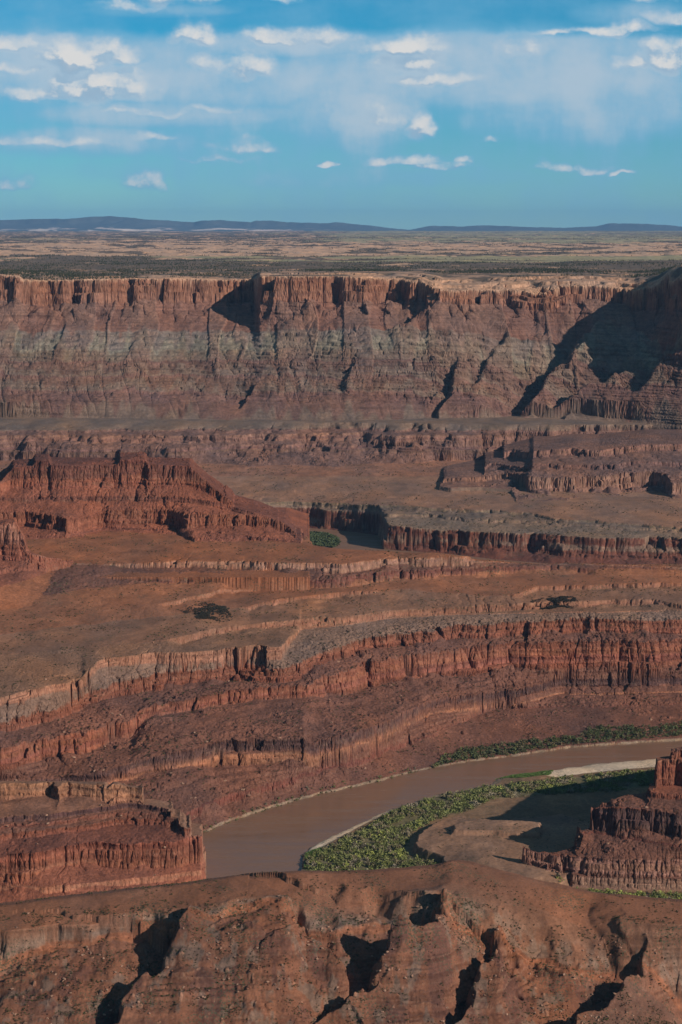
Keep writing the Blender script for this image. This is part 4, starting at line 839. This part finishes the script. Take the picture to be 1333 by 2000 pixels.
def grid_sheet(name, x0, x1, y0, y1, z, mat, nx=30, ny=30):
    xs = np.linspace(x0, x1, nx); ys = np.linspace(y0, y1, ny); A, B = np.meshgrid(xs, ys)
    co = np.stack([A.ravel(), B.ravel(), np.full(A.size, z)], 1)
    i = np.arange((nx - 1) * (ny - 1)); r = i // (nx - 1); c = i % (nx - 1)
    q = np.stack([r * nx + c, r * nx + c + 1, (r + 1) * nx + c + 1, (r + 1) * nx + c], 1)
    return mesh_obj(name, co, q.ravel(), np.full(len(q), 4), mat, True)
tag(grid_sheet('river', -1500, 1500, 1450, 4200, 0.0, M_WATER), 'muddy brown river winding through the canyon bottom', 'river', kind='structure')
# ------------------------------------------------------------------ mountains on the horizon
SKYLINE = [(-400, 437), (-150, 433), (0, 430), (90, 427), (130, 428), (170, 424), (215, 422), (262, 426), (290, 429), (330, 431), (380, 434), (392, 431), (430, 430), (490, 434), (500, 431), (530, 431), (560, 434), (640, 436), (655, 434), (700, 438), (760, 445), (800, 449), (815, 446), (845, 441), (900, 442), (960, 440), (1020, 443), (1100, 445), (1165, 442), (1190, 436), (1255, 437), (1310, 440), (1345, 444), (1500, 446), (1800, 444)]
def mountains():
    xs = np.concatenate([np.linspace(-420, -40, 60), np.arange(-38, 1372, 2.2), np.linspace(1374, 1800, 60)]); n = len(xs)
    ys = np.interp(xs, [p[0] for p in SKYLINE], [p[1] for p in SKYLINE]) + .5 * noise2(xs / 9., xs * 0, 3) + .9 * noise2(xs / 34., xs * 0, 4)
    uu, ss = ray(xs, ys); DC = 68000.; zc = CAM_Z + ss * DC
    fr = np.concatenate([np.linspace(0, 1, 46), [1.1, 1.3]]); Ds = 57500 + (DC - 57500) * fr
    zz = np.zeros((len(fr), n))
    for i, f in enumerate(fr):
        X = uu * Ds[i]; base = 556 + (565 - 556) * f
        g = f if f <= 1 else 1 - (f - 1) * 3
        gg = np.clip(g + .10 * fbm(X / 1500., np.full(n, Ds[i] / 2500.), 5, 3) * (1 if 0 < f < 1 else 0), 0, 1)
        prof = .10 * gg + .16 * sstep(.30, .42, gg) + .10 * sstep(.5, .6, gg) + .24 * sstep(.62, .95, gg) + .40 * sstep(.86, 1.0, gg)
        zz[i] = base + (zc - base) * prof
    X = np.outer(Ds, uu); Y = np.outer(Ds, np.ones(n))
    R, C = zz.shape; co = np.stack([X.ravel(), Y.ravel(), zz.ravel()], 1)
    i = np.arange((R - 1) * (C - 1)); r = i // (C - 1); c = i % (C - 1)
    q = np.stack([r * C + c, r * C + c + 1, (r + 1) * C + c + 1, (r + 1) * C + c], 1)
    F = np.broadcast_to(fr[:, None], zz.shape)
    pale = sstep(.02, .2, fbm(X / 1500., F * 12., 6, 4) + .35 - 4 * np.abs(F - .42)) * sstep(500, -3000, X)
    colr = np.array((.10, .10, .085)) + pale[:, :, None] * (np.array((.85, .62, .50)) - .1)
    o = mesh_obj('mountain_range', co, q.ravel(), np.full(len(q), 4), M_TABLE, True, np.clip(colr.reshape(-1, 3), .03, .8))
    tag(o, 'low blue mountain range with pale cliff bands along the horizon', 'mountains', kind='structure')
mountains()

# ------------------------------------------------------------------ plants and rocks
rng = np.random.RandomState(7)
def leaf_material(name):
    m = bpy.data.materials.new(name); m.use_nodes = True; t = m.node_tree; b = t.nodes['Principled BSDF']; b.inputs['Roughness'].default_value = .8
    b.inputs['Specular IOR Level'].default_value = .1
    at = N(t, 'ShaderNodeAttribute', attribute_name='rock'); oi = N(t, 'ShaderNodeObjectInfo'); hv = N(t, 'ShaderNodeHueSaturation')
    mr = N(t, 'ShaderNodeMapRange'); mr.inputs[3].default_value = .7; mr.inputs[4].default_value = 1.35
    t.links.new(oi.outputs['Random'], mr.inputs[0]); t.links.new(mr.outputs[0], hv.inputs['Value'])
    t.links.new(at.outputs['Color'], hv.inputs['Color']); t.links.new(hv.outputs[0], b.inputs['Base Color']); return m
M_LEAF = leaf_material('leaves')
def bush_shape(r, n, w=1.0, h=.8):
    """leaf clumps through a dome: n small bent quads; unit size"""
    a = r.rand(n) * 2 * np.pi; q = r.rand(n) ** .45; e = r.rand(n) * np.pi / 2
    lob = 1 + .35 * np.sin(a * 3 + r.rand() * 6) + .2 * np.sin(a * 5 + r.rand() * 6)
    c = np.stack([np.cos(a) * np.cos(e) * q * .5 * w * lob, np.sin(a) * np.cos(e) * q * .5 * w * lob, np.sin(e) * q * h * lob ** .5 + .05], 1)
    d1 = r.randn(n, 3); d1 /= np.linalg.norm(d1, axis=1, keepdims=True); d2 = np.cross(d1, r.randn(n, 3)); d2 /= np.linalg.norm(d2, axis=1, keepdims=True)
    s = ((.075 + .085 * r.rand(n)) * (46. / n) ** .25)[:, None]
    v = np.stack([c - d1 * s - d2 * s * .7, c + d1 * s - d2 * s * .5, c + d1 * s * .8 + d2 * s * .8, c - d1 * s * .9 + d2 * s], 1).reshape(-1, 3)
    return v                                        # 4n vertices, quads in order
GREENS = np.array([(.155, .160, .060), (.19, .195, .07), (.27, .28, .075), (.19, .155, .085), (.23, .19, .13), (.115, .13, .06)])
def scatter_mesh(name, pts, size, shapes, colors, mat, label, cat, group=None, kind='stuff', zsc=None):
    """many plants in one mesh"""
    vs, cs = [], []
    which = rng.randint(0, len(shapes), len(pts)); ang = rng.rand(len(pts)) * 6.283
    for k, sh in enumerate(shapes):
        m = which == k; p = pts[m]
        if len(p) == 0: continue
        ca, sa = np.cos(ang[m])[:, None], np.sin(ang[m])[:, None]; sz = size[m][:, None]; hz = sz if zsc is None else sz * zsc
        x = p[:, 0:1] + sz * (sh[:, 0] * ca - sh[:, 1] * sa); y = p[:, 1:2] + sz * (sh[:, 0] * sa + sh[:, 1] * ca); z = p[:, 2:3] + hz * sh[:, 2]
        vs.append(np.stack([x, y, z], 2).reshape(-1, 3)); cs.append(np.repeat(colors[m], len(sh), 0))
    v = np.concatenate(vs); c = np.concatenate(cs); nq = len(v) // 4
    o = mesh_obj(name, v, np.arange(nq * 4), np.full(nq, 4), mat, False, c)
    return tag(o, label, cat, group, kind)
def ground(x, y):
    return terrain(x / y, y)
def in_poly(px_poly, z, n, rr):
    poly = poly_plan(px_poly, z); lo, hi = poly.min(0), poly.max(0); out = []
    while sum(len(o) for o in out) < n:
        p = lo + rr.rand(n * 2, 2) * (hi - lo); out.append(p[poly_sd(p[:, 0], p[:, 1], poly) > 0])
    return np.concatenate(out)[:n]
def place(p):
    z, r_, c_, l_ = ground(p[:, 0].astype(float), p[:, 1].astype(float)); return np.stack([p[:, 0], p[:, 1], z], 1), r_
# thicket on the inside of the bend
BANK = [(833, 1500), (850, 1492), (917, 1480), (1017, 1468), (1117, 1452), (1200, 1446), (1333, 1436), (1400, 1430), (1400, 1412), (1333, 1416), (1240, 1425), (1160, 1425), (1110, 1440), (1000, 1452), (930, 1462), (880, 1470)]
STRIP = [(1085, 1728), (1120, 1735), (1200, 1741), (1333, 1743), (1420, 1748), (1420, 1790), (1333, 1785), (1200, 1775), (1100, 1755)]
r1 = np.random.RandomState(3)
shapes_near = [bush_shape(np.random.RandomState(100 + k), 56, 1.0 + .5 * (k % 3), .75) for k in range(7)]
pt = in_poly(THICKET, 3, 13000, r1); sh_d = poly_sd(pt[:, 0], pt[:, 1], poly_plan(THICKET, 3))
dn = fbm(pt[:, 0] / 28., pt[:, 1] / 28., 8, 4); keep = (dn > -.3) & (r1.rand(len(pt)) < np.clip(.35 + sh_d / 12, 0, 1)); pt = pt[keep]
pb = in_poly(BANK, 4, 2400, r1); dnb = fbm(pb[:, 0] / 25., pb[:, 1] / 25., 9, 3); pb = pb[dnb > -.45]
ps = in_poly(STRIP, 5, 1100, r1)
allp = np.concatenate([pt, pb, ps]); seg_ = np.concatenate([np.zeros(len(pt)), np.ones(len(pb)), np.full(len(ps), 2)])
P3, _ = place(allp)
cl_ = fbm(allp[:, 0] / 22., allp[:, 1] / 22., 10, 3); gi = np.clip(((cl_ + .75) * 3.4 + r1.randn(len(allp)) * .45), 0, 5).astype(int)
order = np.array([4, 3, 0, 1, 0, 2]); colv = GREENS[order[gi]]
colv = np.where((seg_ == 2)[:, None] & (r1.rand(len(allp)) < .7)[:, None], GREENS[2], colv)
colv = np.where((seg_ == 1)[:, None], GREENS[np.array([0, 5, 5, 3])[r1.randint(0, 4, len(allp))]] * .68, colv)
sizev = (1.2 + 4.4 * r1.rand(len(allp)) ** 4) * (1 + .5 * (dn.mean() if False else 0)) * np.where(seg_ == 1, 1.0, 1.0)
# the largest 300 are shrubs of their own
big = np.argsort(-(sizev / P3[:, 1]))[:300]; rest = np.setdiff1d(np.arange(len(allp)), big)
scatter_mesh('riverbank_shrubbery', P3[rest], sizev[rest], shapes_near, colv[rest], M_LEAF, 'dense green thicket covering the inner bank and edges of the near river bend', 'thicket')
bush_me = []
def quad_mesh(name, v, colr, mat):
    o = mesh_obj(name, v, np.arange(len(v)), np.full(len(v) // 4, 4), mat, False, np.broadcast_to(colr, (len(v), 3)).copy()); me = o.data; bpy.data.objects.remove(o); return me
for k in range(12): bush_me.append(quad_mesh('shrub', bush_shape(np.random.RandomState(300 + k), 80, 1.0 + .4 * (k % 3), .75), GREENS[order[k % 6]], M_LEAF))
BUSHLAB = {0: ('rounded green shrub in the thicket on the inside of the river bend', 'shrubs in the thicket inside the bend'), 1: ('dark green shrub lining the far bank of the near river', 'shrubs lining the far bank'), 2: ('bright green shrub at the foot of the right butte', 'shrubs at the foot of the butte')}
for j in big:
    o = bpy.data.objects.new('shrub', bush_me[rng.randint(0, 12)]); scene.collection.objects.link(o)
    o.location = P3[j]; sc = sizev[j] * 1.08; o.scale = (sc, sc, sc * rng.uniform(.85, 1.15)); o.rotation_euler = (0, 0, rng.rand() * 6.28)
    lab, grp = BUSHLAB[int(seg_[j])]; tag(o, lab, 'shrub', grp)
# low plants along the left shore and grass on the sand bars
shore = [(385, 1631), (430, 1611), (500, 1586), (600, 1556), (667, 1541), (742, 1524), (817, 1504)]
sx = r1.rand(170) * 430 + 385; sy = np.interp(sx, [p[0] for p in shore], [p[1] for p in shore]) - 1 - 7 * r1.rand(170)
X_, Y_, _ = at_z(sx, sy, 2.5); Psh, _ = place(np.stack([X_, Y_], 1))
scatter_mesh('shore_undergrowth', Psh, 1.0 + 2.2 * r1.rand(170) ** 2, shapes_near, GREENS[np.array([3, 4, 0, 1])[r1.randint(0, 4, 170)]], M_LEAF, 'scattered low bushes along the pale left shore of the river', 'bushes')
pm = in_poly([(968, 1521), (1000, 1513), (1050, 1507), (1082, 1504), (1076, 1514), (1020, 1521)], 1, 1500, r1); Pm, _ = place(pm); Pm[:, 2] = np.maximum(Pm[:, 2], -.1)
pm2 = in_poly([(594, 1700), (597, 1668), (612, 1660), (640, 1655), (640, 1668), (610, 1690), (606, 1702)], 1, 900, r1); Pm2, _ = place(pm2)
Pm = np.concatenate([Pm, Pm2]); shapes_g = [bush_shape(np.random.RandomState(500 + k), 14, 1.2, .5) for k in range(4)]
scatter_mesh('sandbar_grass', Pm, .9 + .8 * r1.rand(len(Pm)), shapes_g, np.array([(.10, .15, .04)]) * (0.7 + .6 * r1.rand(len(Pm), 1)), M_LEAF, 'bright green grass on the tips of the sand bars in the river', 'grass')
# green island in the far river loop
pi_ = in_poly([(572, 1036), (600, 1040), (640, 1042), (662, 1052), (662, 1066), (650, 1070), (610, 1066), (584, 1050)], 0, 900, r1)
Pi = np.stack([pi_[:, 0], pi_[:, 1], np.zeros(len(pi_))], 1)
scatter_mesh('island_undergrowth', Pi, 4 + 3 * r1.rand(len(Pi)), shapes_g, np.array([(.07, .085, .04)]) * (0.7 + .6 * r1.rand(len(Pi), 1)), M_LEAF, 'green undergrowth on the flat bank of the distant river loop', 'undergrowth')
# sage on the bench, the hill and the valley
def sage(n, x0, x1, y0, y1, rr, regs, dens):
    u = Uof(rr.uniform(x0, x1, n)); Y = np.exp(rr.uniform(np.log(y0), np.log(y1), n)); z, r_, c_, l_ = terrain(u, Y)
    k = np.isin(r_, [ORDER.index(q) for q in regs]); X = u * Y; k &= fbm(X / dens, Y / dens, 13, 3) > .05; k &= z > 4.0
    return np.stack([X, Y, z], 1)[k]
Psg = np.concatenate([sage(16000, -20, 1353, 1195, 1290, r1, ['near_hill'], 16.), sage(2500, -20, 1353, 1280, 1340, r1, ['near_hill'], 30.), sage(26000, -20, 1353, 1900, 3000, r1, ['bench'], 45.), sage(9000, -20, 1353, 3400, 4300, r1, ['valley'], 90.), sage(2500, 600, 1353, 1690, 2150, r1, ['floodplain', 'right_butte', 'promontory'], 30.)])
scatter_mesh('sage_undergrowth', Psg, (.35 + .7 * r1.rand(len(Psg)) ** 2) * np.where(Psg[:, 1] > 3300, 3.6, np.where(Psg[:, 1] > 1800, 2.3, 1.5)), shapes_g, GREENS[np.array([3, 5, 0])[r1.randint(0, 3, len(Psg))]] * .42, M_LEAF, 'sparse low desert sage dotted over the hill and bench', 'sage')
# dark brush hollows on the bench
for (cx, cy, w, h, z_) in [(408, 1197, 46, 12, 129), (1088, 1167, 34, 6, 125)]:
    n = 1700; a = r1.rand(n) * 6.283; q = np.sqrt(r1.rand(n)) * (1 + .35 * np.sin(a * 2 + cx) + .2 * np.sin(a * 5 + cy)); X_, Y_, _ = at_z(cx + w * q * np.cos(a), cy + h * q * np.sin(a) - h * .35 * np.cos(a), z_)
    kk = fbm(X_ / 14., Y_ / 14., 30, 3) > -.25; X_, Y_, q, a = X_[kk], Y_[kk], q[kk], a[kk]; n = len(q)
    Pq, _ = place(np.stack([X_, Y_], 1))
    scatter_mesh('hollow_undergrowth', Pq, (1.5 + 1.6 * r1.rand(n)) * np.clip(1.15 - .6 * q, .4, 1.2), shapes_near[:3], np.broadcast_to(np.array([(.07, .06, .045)]), (n, 3)), M_LEAF, 'dark patch of brush in a hollow of the rock bench', 'brush', 'dark brush patches on the bench')
# junipers on the tableland
def tree_shape(r):
    n = 9; v = bush_shape(r, n, 1.0, 1.0); return v * np.array([1, 1, 1.0])
shapes_t = [bush_shape(np.random.RandomState(700 + k), 10, 1.0, .95) for k in range(5)]
def table_trees(n, y0, y1, rr, thr):
    u = Uof(rr.uniform(-40, 1373, n)); Y = np.sqrt(rr.uniform(y0 ** 2, y1 ** 2, n)); X = u * Y
    k = fbm(X / 350., Y / 600., 23, 4) + .25 * rr.randn(n) > thr; u, Y, X = u[k], Y[k], X[k]
    z, r_, c_, l_ = terrain(u, Y); sl, ms = table_cover(X, Y); k = np.isin(r_, [ORDER.index('tableland'), ORDER.index('far_wall')]) & (z > 455) & (np.maximum(sl, ms) < .25 + .75 * (rr.rand(len(Y)) < .16)); return np.stack([X, Y, z], 1)[k]
Pt = np.concatenate([table_trees(14000, 5060, 5950, r1, -.1), table_trees(16000, 5700, 8600, r1, -.08), table_trees(60000, 8600, 26000, r1, -.2)])
st_ = (3.2 + 2.4 * r1.rand(len(Pt))) * np.where(Pt[:, 1] > 8600, 1.3, 1.0)
big = np.argsort(-(st_ / Pt[:, 1]))[:300]; rest = np.setdiff1d(np.arange(len(Pt)), big)
cj = np.array([(.045, .055, .032), (.06, .066, .036), (.075, .072, .042)])[r1.randint(0, 3, len(Pt))]
scatter_mesh('tableland_woods', Pt[rest], st_[rest], shapes_t, cj[rest], M_LEAF, 'dark juniper woods scattered over the tableland beyond the far rim', 'woods')
tm = [quad_mesh('juniper_tree', bush_shape(np.random.RandomState(900 + k), 26, 1.0, .95), cj[k], M_LEAF) for k in range(6)]
for j in big:
    o = bpy.data.objects.new('juniper_tree', tm[rng.randint(0, 6)]); scene.collection.objects.link(o)
    o.location = Pt[j]; s_ = st_[j]; o.scale = (s_, s_, s_); o.rotation_euler = (0, 0, rng.rand() * 6.28)
    tag(o, 'small dark juniper tree growing close behind the far canyon rim', 'juniper tree', 'junipers along the far canyon rim')
# boulders
def boulder_shape(r):
    bm_ = []; n = 3
    lat = [(0, 0, 1.0)] + [(math.cos(a) * .9, math.sin(a) * .9, .45) for a in np.arange(6) * math.pi / 3] + [(math.cos(a + .5), math.sin(a + .5), -.35) for a in np.arange(6) * math.pi / 3]
    v = np.array(lat) * (1 + .28 * r.randn(13, 1)) * np.array([1 + .3 * r.rand(), .8 + .3 * r.rand(), .65 + .25 * r.rand()]) * .5
    f = [(0, 1 + i, 1 + (i + 1) % 6) for i in range(6)] + [(1 + i, 7 + i, 1 + (i + 1) % 6) for i in range(6)] + [(1 + (i + 1) % 6, 7 + i, 7 + (i + 1) % 6) for i in range(6)]
    return v, np.array(f)
BS = [boulder_shape(np.random.RandomState(40 + k)) for k in range(8)]
def rock_points(n, x0, x1, y0, y1, regs, rr, slope=(.25, 1.1), dens=30., thr=.0):
    u = Uof(rr.uniform(x0, x1, n)); Y = rr.uniform(y0, y1, n); z, r_, c_, l_ = terrain(u, Y)
    z2 = terrain(u, Y + 2.0)[0]; g = np.abs(z2 - z) / 2
    X = u * Y; k = np.isin(r_, [ORDER.index(q) for q in regs]) & (g > slope[0]) & (g < slope[1]) & (fbm(X / dens, Y / dens, 14, 3) > thr) & (z > 3)
    return np.stack([X, Y, z], 1)[k], c_[k]
Pa, ca = rock_points(9000, -10, 1343, 1195, 1290, ['near_hill'], r1, (.18, 1.5), 22., .05)
Pb2, cb = rock_points(16000, -10, 1343, 1700, 2500, ['bench', 'promontory', 'right_butte'], r1, (.25, 1.2), 45., .1)
sa = .5 + 1.6 * r1.rand(len(Pa)) ** 3.5; sb = .9 + 2.6 * r1.rand(len(Pb2)) ** 3
PR = np.concatenate([Pa, Pb2]); SR = np.concatenate([sa, sb]); CR = np.clip(np.concatenate([ca, cb]) * r1.uniform(.75, 1.5, (len(PR), 1)), .03, .6)
big = np.argsort(-(SR / PR[:, 1]))[:300]; rest = np.setdiff1d(np.arange(len(PR)), big)
def tri_mesh_many(name, P_, S_, C__, mat):
    vs, fs, cs = [], [], []; n0 = 0
    for j in range(len(P_)):
        v, f = BS[j % 8]; a = rng.rand() * 6.28; R = np.array([[math.cos(a), -math.sin(a), 0], [math.sin(a), math.cos(a), 0], [0, 0, 1]])
        vs.append(v @ R.T * S_[j] + P_[j] + (0, 0, .12 * S_[j])); fs.append(f + n0); n0 += len(v); cs.append(np.repeat(C__[j:j + 1], len(v), 0))
    f = np.concatenate(fs); return mesh_obj(name, np.concatenate(vs), f.ravel(), np.full(len(f), 3), mat, False, np.concatenate(cs))
tag(tri_mesh_many('rubble', PR[rest], SR[rest], CR[rest], M_ROCK), 'loose red rock rubble strewn over the slopes below the ledges', 'rubble', kind='stuff')
bo_me = []
for k in range(8):
    v, f = BS[k]; o = mesh_obj('boulder', v, f.ravel(), np.full(len(f), 3), M_ROCK, False, np.broadcast_to(np.array((.30, .17, .115)) * (1 + .12 * (k % 3)), (len(v), 3)).copy()); bo_me.append(o.data); bpy.data.objects.remove(o)
for j in big:
    o = bpy.data.objects.new('boulder', bo_me[rng.randint(0, 8)]); scene.collection.objects.link(o)
    o.location = PR[j] + np.array((0, 0, .1 * SR[j])); o.scale = (SR[j],) * 3; o.rotation_euler = (0, 0, rng.rand() * 6.28)
    hill = PR[j][1] < 1500
    tag(o, 'loose reddish boulder lying on the broken slope of the near hill' if hill else 'fallen reddish boulder lying on the talus below the canyon ledges', 'boulder', 'boulders on the near hill' if hill else 'boulders on the canyon talus')

# ------------------------------------------------------------------ air
def haze_box():
    x, y0, y1, z0, z1 = 66000, -3000, 80000, -62, 1400
    v = np.array([(-x, y0, z0), (x, y0, z0), (x, y1, z0), (-x, y1, z0), (-x, y0, z1), (x, y0, z1), (x, y1, z1), (-x, y1, z1)], float)
    f = [0, 3, 2, 1, 4, 5, 6, 7, 0, 1, 5, 4, 1, 2, 6, 5, 2, 3, 7, 6, 3, 0, 4, 7]
    m = bpy.data.materials.new('air'); m.use_nodes = True; t = m.node_tree; t.nodes.clear()
    pv = N(t, 'ShaderNodeVolumePrincipled'); pv.inputs['Color'].default_value = (.26, .56, 1.0, 1); pv.inputs['Density'].default_value = HAZE; pv.inputs['Anisotropy'].default_value = 0.0
    o_ = N(t, 'ShaderNodeOutputMaterial'); t.links.new(pv.outputs[0], o_.inputs['Volume'])
    o = mesh_obj('haze', v, np.array(f), np.full(6, 4), m); tag(o, 'thin blue haze filling the canyon air to the horizon', 'haze', kind='stuff')
HAZE = 1.15e-5
haze_box()
print('total', time.time() - T0)
